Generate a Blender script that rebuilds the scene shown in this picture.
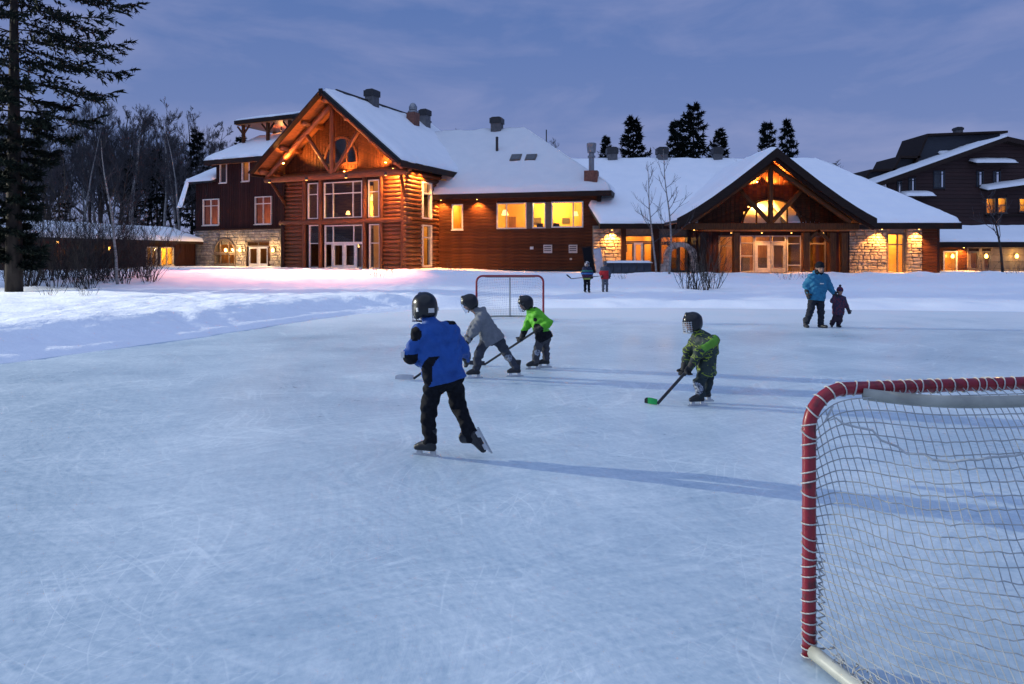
import bpy, bmesh, math, random
import numpy as np
from mathutils import Vector, Matrix, noise
random.seed(7); np.random.seed(7)
for o in list(bpy.data.objects): bpy.data.objects.remove(o)
S = bpy.context.scene
COL = S.collection
R_ = math.radians
# ---------------------------------------------------------------- camera
F, EYE, HOR = 683.0, 1.77, 257.0          # focal length in pixels, eye height, horizon row
cd = bpy.data.cameras.new('camera'); cam = bpy.data.objects.new('camera', cd); COL.objects.link(cam)
cam.location = (0, 0, EYE); cam.rotation_euler = (R_(90), 0, 0)
cd.sensor_width = 36; cd.lens = 36 * F / 1024; cd.shift_y = -(342 - HOR) / 1024
cd.clip_start = .05; cd.clip_end = 3000
S.camera = cam
# ---------------------------------------------------------------- dusk sky
W = bpy.data.worlds.new('World'); S.world = W; W.use_nodes = True
nt = W.node_tree; nt.nodes.clear()
def N(nt, t, **k):
    n = nt.nodes.new(t)
    for a, b in k.items(): setattr(n, a, b)
    return n
out = N(nt, 'ShaderNodeOutputWorld'); bg = N(nt, 'ShaderNodeBackground')
sky = N(nt, 'ShaderNodeTexSky', sky_type='NISHITA'); sky.sun_disc = False
sky.sun_elevation = R_(2.0); sky.sun_rotation = R_(200); sky.altitude = 300
sky.air_density = 1.0; sky.dust_density = .3; sky.ozone_density = 5.0
tc = N(nt, 'ShaderNodeTexCoord')
mp = N(nt, 'ShaderNodeMapping'); mp.inputs['Scale'].default_value = (1.5, 1.5, 5.0)
nz = N(nt, 'ShaderNodeTexNoise'); nz.inputs['Scale'].default_value = 2.6; nz.inputs['Detail'].default_value = 7; nz.inputs['Roughness'].default_value = .55
nz.inputs['Distortion'].default_value = .35
cr = N(nt, 'ShaderNodeValToRGB'); cr.color_ramp.elements[0].position = .43; cr.color_ramp.elements[1].position = .66
# overcast veil: blue-violet, a little paler where the cloud is thin
c1 = N(nt, 'ShaderNodeMix', data_type='RGBA'); c1.inputs['A'].default_value = (.28, .62, 1.62, 1); c1.inputs['B'].default_value = (1.10, 1.24, 2.15, 1)
mx = N(nt, 'ShaderNodeMix', data_type='RGBA'); mx.inputs['Factor'].default_value = .90
L = nt.links.new
L(tc.outputs['Generated'], mp.inputs['Vector']); L(mp.outputs['Vector'], nz.inputs['Vector']); L(nz.outputs['Fac'], cr.inputs['Fac'])
sx = N(nt, 'ShaderNodeSeparateXYZ'); L(tc.outputs['Generated'], sx.inputs[0])
mr = N(nt, 'ShaderNodeMapRange'); mr.inputs['From Min'].default_value = 0.0; mr.inputs['From Max'].default_value = .46; mr.inputs['To Min'].default_value = .80; mr.inputs['To Max'].default_value = 0
L(sx.outputs['Z'], mr.inputs['Value'])
ad = N(nt, 'ShaderNodeMath', operation='MULTIPLY_ADD', use_clamp=True); ad.inputs[1].default_value = .46
L(cr.outputs['Color'], ad.inputs[0]); L(mr.outputs['Result'], ad.inputs[2])
L(ad.outputs[0], c1.inputs['Factor'])
L(sky.outputs['Color'], mx.inputs['A']); L(c1.outputs['Result'], mx.inputs['B'])
L(mx.outputs['Result'], bg.inputs['Color']); bg.inputs['Strength'].default_value = .15
L(bg.outputs[0], out.inputs['Surface'])
S.view_settings.view_transform = 'Standard'; S.view_settings.look = 'None'
S.view_settings.exposure = 0.8; S.view_settings.gamma = 1
# ---------------------------------------------------------------- helpers
def X(px, Y): return (px - 512) * Y / F
def Zp(py, Y): return EYE + (HOR - py) * Y / F
MATS = {}
def mat(name, c1, c2=None, rough=.7, scale=4.0, stretch=(1, 1, 1), bump=0.0, metal=0.0, detail=5, bscale=None, spec=.4, lo=.35, hi=.65, coat=0):
    """procedural two-tone noise material"""
    if name in MATS: return MATS[name]
    m = bpy.data.materials.new(name); m.use_nodes = True; t = m.node_tree; b = t.nodes['Principled BSDF']
    b.inputs['Roughness'].default_value = rough; b.inputs['Metallic'].default_value = metal
    b.inputs['Specular IOR Level'].default_value = spec
    if coat: b.inputs['Coat Weight'].default_value = coat
    c2 = c2 or tuple(v * .72 for v in c1)
    co = N(t, 'ShaderNodeTexCoord'); ma = N(t, 'ShaderNodeMapping'); ma.inputs['Scale'].default_value = stretch
    n = N(t, 'ShaderNodeTexNoise'); n.inputs['Scale'].default_value = scale; n.inputs['Detail'].default_value = detail
    r = N(t, 'ShaderNodeValToRGB')
    r.color_ramp.elements[0].position = lo; r.color_ramp.elements[0].color = (*c2, 1)
    r.color_ramp.elements[1].position = hi; r.color_ramp.elements[1].color = (*c1, 1)
    # each piece a little different in tone
    oi = N(t, 'ShaderNodeObjectInfo'); hs = N(t, 'ShaderNodeHueSaturation')
    vr = N(t, 'ShaderNodeMapRange'); vr.inputs['To Min'].default_value = .8; vr.inputs['To Max'].default_value = 1.2
    l = t.links.new
    l(co.outputs['Object'], ma.inputs['Vector']); l(ma.outputs['Vector'], n.inputs['Vector']); l(n.outputs['Fac'], r.inputs['Fac'])
    l(oi.outputs['Random'], vr.inputs['Value']); l(vr.outputs['Result'], hs.inputs['Value']); l(r.outputs['Color'], hs.inputs['Color'])
    l(hs.outputs['Color'], b.inputs['Base Color'])
    if bump:
        n2 = n
        if bscale:
            n2 = N(t, 'ShaderNodeTexNoise'); n2.inputs['Scale'].default_value = bscale; n2.inputs['Detail'].default_value = 4
            l(ma.outputs['Vector'], n2.inputs['Vector'])
        bp = N(t, 'ShaderNodeBump'); bp.inputs['Strength'].default_value = bump; bp.inputs['Distance'].default_value = .02
        l(n2.outputs['Fac'], bp.inputs['Height']); l(bp.outputs['Normal'], b.inputs['Normal'])
    MATS[name] = m; return m
def emis(name, col, s):
    if name in MATS: return MATS[name]
    m = bpy.data.materials.new(name); m.use_nodes = True; b = m.node_tree.nodes['Principled BSDF']
    b.inputs['Base Color'].default_value = (*col, 1); b.inputs['Emission Color'].default_value = (*col, 1); b.inputs['Emission Strength'].default_value = s
    MATS[name] = m; return m
def glassmat(name, tint=(.86, .87, .88), refl=.04, rough=.02):
    if name in MATS: return MATS[name]
    m = bpy.data.materials.new(name); m.use_nodes = True; t = m.node_tree; t.nodes.clear()
    o = N(t, 'ShaderNodeOutputMaterial'); a = N(t, 'ShaderNodeBsdfTransparent'); a.inputs[0].default_value = (*tint, 1)
    g = N(t, 'ShaderNodeBsdfGlossy'); g.inputs['Roughness'].default_value = rough
    # Schlick reflectance, the same from both sides of the thin pane
    fr = N(t, 'ShaderNodeLayerWeight'); fr.inputs['Blend'].default_value = .5
    pw = N(t, 'ShaderNodeMath', operation='POWER'); pw.inputs[1].default_value = 4.0
    ml = N(t, 'ShaderNodeMath', operation='MULTIPLY_ADD', use_clamp=True); ml.inputs[1].default_value = .6; ml.inputs[2].default_value = refl * .6
    x = N(t, 'ShaderNodeMixShader'); l = t.links.new
    l(fr.outputs['Facing'], pw.inputs[0]); l(pw.outputs[0], ml.inputs[0]); l(ml.outputs[0], x.inputs[0]); l(a.outputs[0], x.inputs[1]); l(g.outputs[0], x.inputs[2]); l(x.outputs[0], o.inputs[0])
    MATS[name] = m; return m

class MB:
    """collects boxes, tubes and polygons into one mesh"""
    def __init__(s): s.v = []; s.f = []; s.mi = []; s.cur = 0
    def add(s, vs, fs):
        o = len(s.v); s.v += [tuple(p) for p in vs]; s.f += [tuple(i + o for i in f) for f in fs]; s.mi += [s.cur] * len(fs)
        return s
    def box(s, c, d, M=None):
        x, y, z = (q / 2 for q in d); vs = [Vector((a * x, b * y, e * z)) for a in (-1, 1) for b in (-1, 1) for e in (-1, 1)]
        if M is not None: vs = [M @ p for p in vs]
        vs = [p + Vector(c) for p in vs]
        return s.add(vs, [(0, 1, 3, 2), (4, 6, 7, 5), (0, 4, 5, 1), (2, 3, 7, 6), (0, 2, 6, 4), (1, 5, 7, 3)])
    def b2(s, x0, x1, y0, y1, z0, z1): return s.box(((x0 + x1) / 2, (y0 + y1) / 2, (z0 + z1) / 2), (x1 - x0, y1 - y0, z1 - z0))
    def beam(s, p, q, w, h, up=(0, 0, 1)):
        p = Vector(p); q = Vector(q); d = q - p; z = d.normalized(); u = Vector(up)
        xx = z.cross(u)
        if xx.length < 1e-4: xx = z.cross(Vector((0, 1, 0)))
        xx.normalize(); yy = xx.cross(z)
        M = Matrix((xx, yy, z)).transposed()
        return s.box((p + q) / 2, (w, h, d.length), M)
    def tube(s, pts, rad, n=6, cap=True):
        pts = [Vector(p) for p in pts]; m = len(pts)
        if not hasattr(rad, '__len__'): rad = [rad] * m
        vs = []; ref = None
        for i, p in enumerate(pts):
            t = (pts[min(i + 1, m - 1)] - pts[max(i - 1, 0)]); t.normalize()
            if ref is None: ref = Vector((0, 0, 1)) if abs(t.z) < .9 else Vector((1, 0, 0))
            a = t.cross(ref)
            if a.length < 1e-5: a = t.cross(Vector((1, .3, .2)))
            a.normalize(); b = t.cross(a); ref = a.cross(t)
            for k in range(n):
                w = 2 * math.pi * k / n; vs.append(p + (a * math.cos(w) + b * math.sin(w)) * rad[i])
        fs = [(i * n + k, i * n + (k + 1) % n, (i + 1) * n + (k + 1) % n, (i + 1) * n + k) for i in range(m - 1) for k in range(n)]
        if cap: fs += [tuple(range(n))[::-1], tuple((m - 1) * n + k for k in range(n))]
        return s.add(vs, fs)
    def prism(s, poly, ax, d0, d1):
        """poly: list of 2D points; ax 'y' -> (x,z) polygon pushed along y; 'z' -> (x,y) along z; 'x' -> (y,z)"""
        f = {'y': lambda p, d: (p[0], d, p[1]), 'z': lambda p, d: (p[0], p[1], d), 'x': lambda p, d: (d, p[0], p[1])}[ax]
        n = len(poly)
        vs = [f(p, d0) for p in poly] + [f(p, d1) for p in poly]
        return s.add(vs, [tuple(range(n)), tuple(range(2 * n - 1, n - 1, -1))] + [(i, n + i, n + (i + 1) % n, (i + 1) % n) for i in range(n)])
    def lathe(s, prof, c=(0, 0, 0), n=12):
        vs = []; m = len(prof)
        for r, z in prof:
            for k in range(n): w = 2 * math.pi * k / n; vs.append((c[0] + r * math.cos(w), c[1] + r * math.sin(w), c[2] + z))
        fs = [(i * n + k, i * n + (k + 1) % n, (i + 1) * n + (k + 1) % n, (i + 1) * n + k) for i in range(m - 1) for k in range(n)]
        fs += [tuple(range(n))[::-1], tuple((m - 1) * n + k for k in range(n))]
        return s.add(vs, fs)
    def mesh(s, name, mats, smooth=False, fix=True):
        me = bpy.data.meshes.new(name); me.from_pydata(s.v, [], s.f)
        if not isinstance(mats, (list, tuple)): mats = [mats]
        for m in mats: me.materials.append(m)
        if len(mats) > 1: me.polygons.foreach_set('material_index', s.mi)
        if fix:
            bm = bmesh.new(); bm.from_mesh(me); bmesh.ops.recalc_face_normals(bm, faces=bm.faces); bm.to_mesh(me); bm.free()
        if smooth: me.polygons.foreach_set('use_smooth', [True] * len(me.polygons))
        me.update(); return me
    def build(s, name, mats, parent=None, smooth=False, loc=None, fix=True):
        return link(name, s.mesh(name, mats, smooth, fix), parent, loc)
def link(name, data, parent=None, loc=None):
    o = bpy.data.objects.new(name, data); COL.objects.link(o)
    if parent: o.parent = parent
    if loc is not None: o.location = loc
    return o
def tag(o, label=None, cat=None, group=None, kind=None):
    if label: o['label'] = label
    if cat: o['category'] = cat
    if group: o['group'] = group
    if kind: o['kind'] = kind
    return o
def thing(name, label, cat, loc=(0, 0, 0), rz=0, group=None):
    o = link(name, None, None, loc); o.rotation_euler = (0, 0, rz); o.empty_display_size = .3
    return tag(o, label, cat, group)
def copy_tree(o, parent=None):
    c = o.copy(); COL.objects.link(c); c.parent = parent
    for ch in [q for q in o.children]: copy_tree(ch, c)
    return c
_bc = {}
def piece(name, parent, c, d, m, rot=None, bev=.012):
    """a box-shaped piece with softened edges, mesh shared between alike pieces"""
    k = (tuple(round(v, 2) for v in d), m.name, bev)
    if k not in _bc:
        me = bpy.data.meshes.new(name); bm = bmesh.new(); bmesh.ops.create_cube(bm, size=1)
        bmesh.ops.scale(bm, vec=d, verts=bm.verts)
        if bev: bmesh.ops.bevel(bm, geom=bm.edges[:], offset=min(bev, min(d) * .3), segments=1, affect='EDGES')
        bm.to_mesh(me); bm.free(); me.materials.append(m); _bc[k] = me
    o = link(name, _bc[k], parent, c)
    if rot: o.rotation_euler = rot
    return o
def log(name, parent, p, q, r, m, n=10, taper=0):
    """a round log between two points, knobbly and slightly tapered"""
    p = Vector(p); q = Vector(q); d = q - p; k = ('log', round(d.length, 1), round(r, 2), m.name, random.randint(0, 2))
    if k not in _bc:
        b = MB(); ns = max(2, int(d.length / .8) + 1)
        b.tube([(0, 0, d.length * i / ns) for i in range(ns + 1)], [r * (1 + random.uniform(-.06, .06)) for i in range(ns + 1)], n)
        _bc[k] = b.mesh(name, m, True)
    o = link(name, _bc[k], parent, p); o.rotation_mode = 'QUATERNION'; o.rotation_quaternion = d.to_track_quat('Z', 'Y')
    o.scale = (1, 1, 1)
    return o
def lamp(parent, kind, loc, energy, col=(1, .55, .2), size=.1, spot=None, aim=None):
    ld = bpy.data.lights.new('light', kind); ld.energy = energy; ld.color = col
    if kind == 'AREA': ld.size = size
    else: ld.shadow_soft_size = size
    if spot: ld.spot_size = R_(spot); ld.spot_blend = .6
    o = link('light', ld, parent, loc)
    if aim is not None:
        o.rotation_mode = 'QUATERNION'; o.rotation_quaternion = Vector(aim).to_track_quat('-Z', 'Y')
    return o
# afterglow of the overcast dusk sky behind the camera: very soft, weak and cool
sd = bpy.data.lights.new('sun', 'SUN'); sd.energy = .55; sd.angle = R_(100); sd.color = (.70, .82, 1.0)
so = link('sun', sd); so.rotation_euler = (R_(22), 0, R_(-20))
# ---------------------------------------------------------------- materials
snow = mat('snow', (.86, .88, .91), (.80, .82, .87), rough=.75, scale=3, bump=.8, bscale=11, spec=.3, lo=.3, hi=.7)
for n_ in [n for n in snow.node_tree.nodes if n.type == 'OBJECT_INFO']: snow.node_tree.nodes.remove(n_)
roofsnow = mat('roof_snow', (.88, .89, .92), (.84, .86, .90), rough=.8, scale=1.2, bump=.25, bscale=3)
logwood = mat('log_wood', (.19, .055, .014), (.075, .022, .008), rough=.5, scale=3, stretch=(6, 6, .6), bump=.4)
timber = mat('timber', (.12, .042, .014), (.055, .02, .009), rough=.5, scale=3, stretch=(5, 5, .5), bump=.3, spec=.12)
plankw = mat('plank_wood', (.095, .031, .011), (.045, .015, .007), rough=.5, scale=3, stretch=(.5, 5, 7), bump=.35, spec=.12)
soffit = mat('soffit_wood', (.34, .12, .032), (.22, .075, .02), rough=.5, scale=3, stretch=(4, .6, 4), bump=.2)
darkwood = mat('dark_wood', (.035, .016, .012), (.02, .010, .008), rough=.6, scale=3, stretch=(6, 6, .5), bump=.4, spec=.12)
vplank = mat('vertical_plank', (.038, .013, .011), (.022, .008, .008), rough=.6, scale=3, stretch=(6, 6, .4), bump=.4, spec=.12)
trim = mat('fascia', (.03, .018, .015), (.018, .012, .010), rough=.6, scale=4, stretch=(.5, 4, 4), bump=.2, spec=.12)
shingle = mat('shingle', (.05, .05, .055), (.025, .025, .03), rough=.8, scale=6, bump=.4, spec=.12)
frame_w = mat('window_frame', (.62, .60, .58), (.52, .50, .48), rough=.45, scale=6)
frame_d = mat('dark_frame', (.12, .09, .075), (.08, .06, .05), rough=.5, scale=6)
glass = glassmat('window_glass')
stonem = mat('stone', (.40, .34, .27), (.18, .145, .115), rough=.85, scale=2.2, bump=.6, bscale=12)
stoneg = mat('grey_stone', (.34, .31, .29), (.17, .155, .15), rough=.85, scale=2.2, bump=.6, bscale=12)
mortar = mat('mortar', (.20, .175, .15), rough=.9, scale=8, bump=.3)
metal = mat('grey_metal', (.32, .33, .35), (.24, .25, .27), rough=.4, metal=.8, scale=4)
blackm = mat('black_metal', (.03, .03, .033), rough=.45, scale=5)
ventm = mat('vent_metal', (.13, .125, .13), (.08, .08, .085), rough=.6, scale=5)
brick = mat('chimney_brick', (.20, .085, .06), (.11, .05, .04), rough=.85, scale=8, bump=.4)
roomw = mat('room_wall', (.66, .43, .11), (.58, .37, .09), rough=.8, scale=1.5)
roomd = mat('room_wood', (.42, .20, .075), (.26, .12, .045), rough=.6, scale=2, stretch=(4, 4, .6))
bulb = emis('bulb', (1, .50, .10), 5); bulb2 = emis('dim_bulb', (1, .45, .1), 2.5); bulbw = emis('shade_glow', (1, .55, .16), 2.2)
bark = mat('bark', (.05, .042, .038), (.025, .021, .020), rough=.9, scale=6, stretch=(1, 1, .3), bump=.5, spec=.12)
birch = mat('birch_bark', (.36, .34, .33), (.16, .15, .145), rough=.8, scale=5, stretch=(1, 1, 4), bump=.3)
gtwig = mat('grey_twig', (.085, .08, .085), (.05, .047, .052), rough=.9, scale=5, spec=.12)
twig = mat('twig', (.055, .048, .046), (.032, .029, .029), rough=.9, scale=5, spec=.12)
needle = mat('needles', (.010, .016, .012), (.005, .008, .007), rough=.8, scale=1.5, spec=.12)
# ---------------------------------------------------------------- ground
ICE = [(-13.5, -6), (-11.6, 3), (-10.0, 7), (-8.45, 11.2), (-7.6, 13.2), (-6.75, 15.2), (-5.85, 18.6), (-4.7, 21.2), (-2.8, 22.7), (0, 23.3), (6, 23.4), (13, 22.4), (19, 21.6), (24, 19), (26, 14), (26, -6)]
_P = np.array(ICE, float)
def rink_d(x, y):
    """signed distance to the rink edge, positive outside (numpy)"""
    x = np.asarray(x, float); y = np.asarray(y, float); best = np.full(x.shape, 1e9); ins = np.zeros(x.shape, bool)
    n = len(_P)
    for i in range(n):
        a = _P[i]; b = _P[(i + 1) % n]; e = b - a
        t = np.clip(((x - a[0]) * e[0] + (y - a[1]) * e[1]) / (e @ e), 0, 1)
        best = np.minimum(best, np.hypot(x - a[0] - t * e[0], y - a[1] - t * e[1]))
        c = ((a[1] > y) != (b[1] > y)) & (x < (b[0] - a[0]) * (y - a[1]) / (b[1] - a[1] + 1e-12) + a[0]); ins ^= c
    return np.where(ins, -best, best)
def sst(a, b, x): t = np.clip((x - a) / (b - a), 0, 1); return t * t * (3 - 2 * t)
def nz3(x, y, s, seed=0):
    x = np.asarray(x, float); y = np.asarray(y, float); r = np.zeros(x.shape); rs = np.random.RandomState(seed)
    for k in range(9):
        a = rs.uniform(0, 6.28); fq = rs.uniform(.55, 1.9) / s; p = rs.uniform(0, 6.28)
        r += np.sin((x * math.cos(a) + y * math.sin(a)) * fq * 6.28 + p + 1.3 * np.sin((x * math.sin(a * 2) - y * math.cos(a)) * fq * 2.7))
    return r / 4.5
def hgt(x, y):
    d = rink_d(x, y)
    dd = d + .10 * nz3(x, y, 3.0, 1) + .035 * nz3(x, y, .7, 12)
    left = sst(2, -6, np.asarray(x, float))
    d = d + (1 - left) * (.45 * nz3(x, y, 5.5, 31) + .18 * nz3(x, y, 1.7, 32)) * sst(17, 20, y)
    z = -.06 + .05 * sst(-.25, .05, d) + (.035 + .075 * left) * sst(0, .45 + 1.2 * (1 - left), dd) + (.16 + .19 * left) * sst(.4, 2.2, dd) - .06 * left * sst(2.6, 4.5, dd)
    z = z + .48 * sst(27, 44, y) * sst(0, 3, d) + .12 * sst(44, 60, y)
    amp = sst(.1, 1.5, d)
    z = z + amp * (.045 * nz3(x, y, 5.0, 2) + .024 * nz3(x, y, 1.6, 3) + (.014 + .016 * left) * nz3(x, y, .62, 4) + .014 * left * nz3(x, y, .33, 5) * sst(70, 40, y))
    # ploughed ridge in front of the houses
    z = z + .16 * np.exp(-((y - 41.5 - .05 * x) / 1.6) ** 2) * (.7 + .6 * nz3(x, y, 3, 6))
    # trodden path along the foot of the bank
    z = z - .10 * np.exp(-((y - 30.5 + .12 * x + .4 * nz3(x, y, 8, 9)) / .5) ** 2) * sst(-2, -5, np.asarray(x, float))
    return z
def h1(x, y): return float(hgt(np.array([x]), np.array([y]))[0])
def axis(c, fine0, fine1, step, lo, hi):
    a = list(np.arange(fine0, fine1, step)); s = step; v = a[-1]
    while v < hi: s *= 1.25; v += s; a.append(v)
    s = step; v = a[0]; b = []
    while v > lo: s *= 1.25; v -= s; b.append(v)
    return np.array(b[::-1] + a)
gx = axis(0, -13, -4, .13, -900, -4); gx = np.r_[gx[gx < -24][::1], np.arange(-24, -13, .3), np.arange(-13, -3.5, .13), np.arange(-3.4, 34, .3), axis(0, 34, 35, .3, 34, 900)]
gy = np.r_[axis(0, 2, 3, .4, -60, 3)[:-1], np.arange(2.8, 9, .3), np.arange(9, 25, .14), np.arange(25, 46, .26), axis(0, 46, 47, .3, 46, 1500)]
gx = np.unique(np.round(gx, 4)); gy = np.unique(np.round(gy, 4))
GX, GY = np.meshgrid(gx, gy); GZ = hgt(GX, GY)
GZ = np.where(GY > 70, .95 + 0 * GZ, GZ)
nx_, ny_ = len(gx), len(gy)
gv = np.stack([GX, GY, GZ], -1).reshape(-1, 3)
ii = (np.arange(ny_ - 1)[:, None] * nx_ + np.arange(nx_ - 1)[None]).ravel()
gf = np.stack([ii, ii + 1, ii + nx_ + 1, ii + nx_], -1)
def npmesh(name, v, f, m, smooth=True):
    me = bpy.data.meshes.new(name); me.from_pydata(v.tolist(), [], f.tolist()); me.materials.append(m)
    if smooth: me.polygons.foreach_set('use_smooth', np.ones(len(me.polygons), bool))
    me.update(); return me
tag(link('snow_ground', npmesh('snow_ground', gv, gf, snow)), kind='structure')
# ---------------------------------------------------------------- ice
def ice_material():
    m = bpy.data.materials.new('rink_ice'); m.use_nodes = True; t = m.node_tree; b = t.nodes['Principled BSDF']; l = t.links.new
    co = N(t, 'ShaderNodeTexCoord')
    wn = N(t, 'ShaderNodeTexNoise'); wn.inputs['Scale'].default_value = .35; wn.inputs['Detail'].default_value = 2
    wv = N(t, 'ShaderNodeVectorMath', operation='MULTIPLY_ADD'); wv.inputs[1].default_value = (1.8, 1.8, 0)
    l(co.outputs['Object'], wn.inputs['Vector']); l(wn.outputs['Color'], wv.inputs[0]); l(co.outputs['Object'], wv.inputs[2])
    def streak(ang, sx, sy, scale, det=4, warp=True):
        mp = N(t, 'ShaderNodeMapping'); mp.inputs['Rotation'].default_value = (0, 0, R_(ang)); 
        mp2 = N(t, 'ShaderNodeMapping'); mp2.inputs['Scale'].default_value = (sx, sy, 1)
        n = N(t, 'ShaderNodeTexNoise'); n.inputs['Scale'].default_value = scale; n.inputs['Detail'].default_value = det; n.inputs['Roughness'].default_value = .62
        l((wv.outputs[0] if warp else co.outputs['Object']), mp.inputs['Vector']); l(mp.outputs[0], mp2.inputs['Vector']); l(mp2.outputs[0], n.inputs['Vector'])
        return n.outputs['Fac']
    def ramp(f, a, c):
        r = N(t, 'ShaderNodeMapRange'); r.inputs['From Min'].default_value = a; r.inputs['From Max'].default_value = c; l(f, r.inputs['Value']); return r.outputs['Result']
    def op(o, a, c=None, v=None, clamp=False):
        n = N(t, 'ShaderNodeMath', operation=o, use_clamp=clamp); l(a, n.inputs[0])
        if c is not None: l(c, n.inputs[1])
        if v is not None: n.inputs[1].default_value = v
        return n.outputs[0]
    s1 = streak(-25, .3, 3.4, 3.4); s2 = streak(35, .25, 4.0, 3.6); s3 = streak(75, .3, 3.6, 4.0)
    big = N(t, 'ShaderNodeTexNoise'); big.inputs['Scale'].default_value = .55; big.inputs['Detail'].default_value = 6; l(co.outputs['Object'], big.inputs['Vector'])
    fine = N(t, 'ShaderNodeTexNoise'); fine.inputs['Scale'].default_value = 26; fine.inputs['Detail'].default_value = 4; l(co.outputs['Object'], fine.inputs['Vector'])
    # thin skate cuts: narrow bands of stretched noise
    def cut(ang, scale, w=.012):
        f = streak(ang, .05, 1.6, scale, 1)
        d = op('ABSOLUTE', op('SUBTRACT', f, v=.5)); r = N(t, 'ShaderNodeMapRange'); r.inputs['From Min'].default_value = 0; r.inputs['From Max'].default_value = w
        r.inputs['To Min'].default_value = 1; r.inputs['To Max'].default_value = 0; l(d, r.inputs['Value']); return r.outputs['Result']
    c1 = cut(-20, 3.0); c2 = cut(28, 2.6); c3 = cut(62, 2.2); c4 = cut(-55, 2.4); c5 = cut(100, 2.0)
    cuts = op('MAXIMUM', op('MAXIMUM', op('MAXIMUM', c1, c2), op('MAXIMUM', c3, c4)), c5)
    brk = ramp(streak(10, .5, .5, 1.6, 3), .46, .60)
    cuts = op('MULTIPLY', cuts, brk)
    mixs = op('ADD', op('ADD', op('MULTIPLY', s1, v=.40), op('MULTIPLY', s2, v=.32)), op('MULTIPLY', s3, v=.28))
    fr = ramp(op('ADD', op('MULTIPLY', mixs, v=.62), op('MULTIPLY', big.outputs['Fac'], v=.38)), .36, .62)      # frosted amount
    fr2 = op('ADD', op('MULTIPLY', fr, v=.85), op('MULTIPLY', cuts, v=.34), clamp=True)
    sp = N(t, 'ShaderNodeSeparateXYZ'); l(wv.outputs[0], sp.inputs[0])
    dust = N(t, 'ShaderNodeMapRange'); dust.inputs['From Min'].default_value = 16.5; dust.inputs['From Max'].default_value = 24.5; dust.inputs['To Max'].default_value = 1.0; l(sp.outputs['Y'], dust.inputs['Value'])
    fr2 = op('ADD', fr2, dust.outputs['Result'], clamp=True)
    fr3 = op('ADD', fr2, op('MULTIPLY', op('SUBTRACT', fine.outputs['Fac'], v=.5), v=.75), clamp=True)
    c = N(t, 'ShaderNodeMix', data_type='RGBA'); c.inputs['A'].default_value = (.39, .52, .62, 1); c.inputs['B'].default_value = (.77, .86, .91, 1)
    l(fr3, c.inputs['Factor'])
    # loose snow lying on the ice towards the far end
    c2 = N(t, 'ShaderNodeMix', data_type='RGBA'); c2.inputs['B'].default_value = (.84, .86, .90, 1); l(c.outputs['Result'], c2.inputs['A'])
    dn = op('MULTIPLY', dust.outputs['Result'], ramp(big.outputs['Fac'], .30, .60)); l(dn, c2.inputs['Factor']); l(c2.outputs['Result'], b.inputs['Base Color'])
    rr = N(t, 'ShaderNodeMapRange'); rr.inputs['To Min'].default_value = .26; rr.inputs['To Max'].default_value = .52; l(fr3, rr.inputs['Value']); l(rr.outputs['Result'], b.inputs['Roughness'])
    b.inputs['IOR'].default_value = 1.31; b.inputs['Specular IOR Level'].default_value = .5
    hsum = op('ADD', op('ADD', op('MULTIPLY', fr, v=.5), op('MULTIPLY', cuts, v=-.08)), op('MULTIPLY', fine.outputs['Fac'], v=.35))
    bp = N(t, 'ShaderNodeBump'); bp.inputs['Strength'].default_value = .35; bp.inputs['Distance'].default_value = .012; l(hsum, bp.inputs['Height']); l(bp.outputs[0], b.inputs['Normal'])
    return m
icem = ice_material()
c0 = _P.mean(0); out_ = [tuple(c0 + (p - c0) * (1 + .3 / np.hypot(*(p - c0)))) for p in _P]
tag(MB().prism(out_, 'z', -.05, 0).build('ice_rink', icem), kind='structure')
# ================================================================ buildings: toolkit
class Bd:
    """a building: an Empty at its front-left ground corner, local x along the front, y into the house"""
    def __init__(s, name, label, loc, deg, cat='building'):
        s.o = thing(name, label, cat, loc, R_(deg)); s.p = loc
        a = R_(deg); s.ex = (math.cos(a), math.sin(a)); s.ey = (-math.sin(a), math.cos(a))
    def at(s, px, py, d=0):
        """photo pixel -> (local x, local z) on the wall plane y = d"""
        q = (px - 512) / F; ox = s.p[0] + s.ey[0] * d; oy = s.p[1] + s.ey[1] * d
        u = (q * oy - ox) / (s.ex[0] - q * s.ex[1]); Y = oy + u * s.ex[1]
        return u, Zp(py, Y) - s.p[2]
    def rect(s, x0, y0, x1, y1, d=0):
        a, z1 = s.at(x0, y0, d); b, z0 = s.at(x1, y1, d); _, z1b = s.at(x1, y0, d); _, z0a = s.at(x0, y1, d)
        return a, b, (z0 + z0a) / 2, (z1 + z1b) / 2
def wall(o, x0, x1, z0, z1, d, th, holes, m, name='wall'):
    xs = sorted({x0, x1, *[min(max(v, x0), x1) for h in holes for v in h[:2]]}); zs = sorted({z0, z1, *[min(max(v, z0), z1) for h in holes for v in h[2:]]})
    b = MB()
    for i in range(len(xs) - 1):
        run = None
        for k in range(len(zs) - 1):
            cx = (xs[i] + xs[i + 1]) / 2; cz = (zs[k] + zs[k + 1]) / 2
            if any(h[0] < cx < h[1] and h[2] < cz < h[3] for h in holes):
                if run is not None: b.b2(xs[i], xs[i + 1], d, d + th, run, zs[k]); run = None
            elif run is None: run = zs[k]
        if run is not None: b.b2(xs[i], xs[i + 1], d, d + th, run, z1)
    return b.build(name, m, o)
def segs(x0, x1, cuts):
    r = []; x = x0
    for a, b in sorted(cuts):
        if a > x: r.append((x, min(a, x1)))
        x = max(x, b)
    if x < x1: r.append((x, x1))
    return [q for q in r if q[1] - q[0] > .05]
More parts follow.
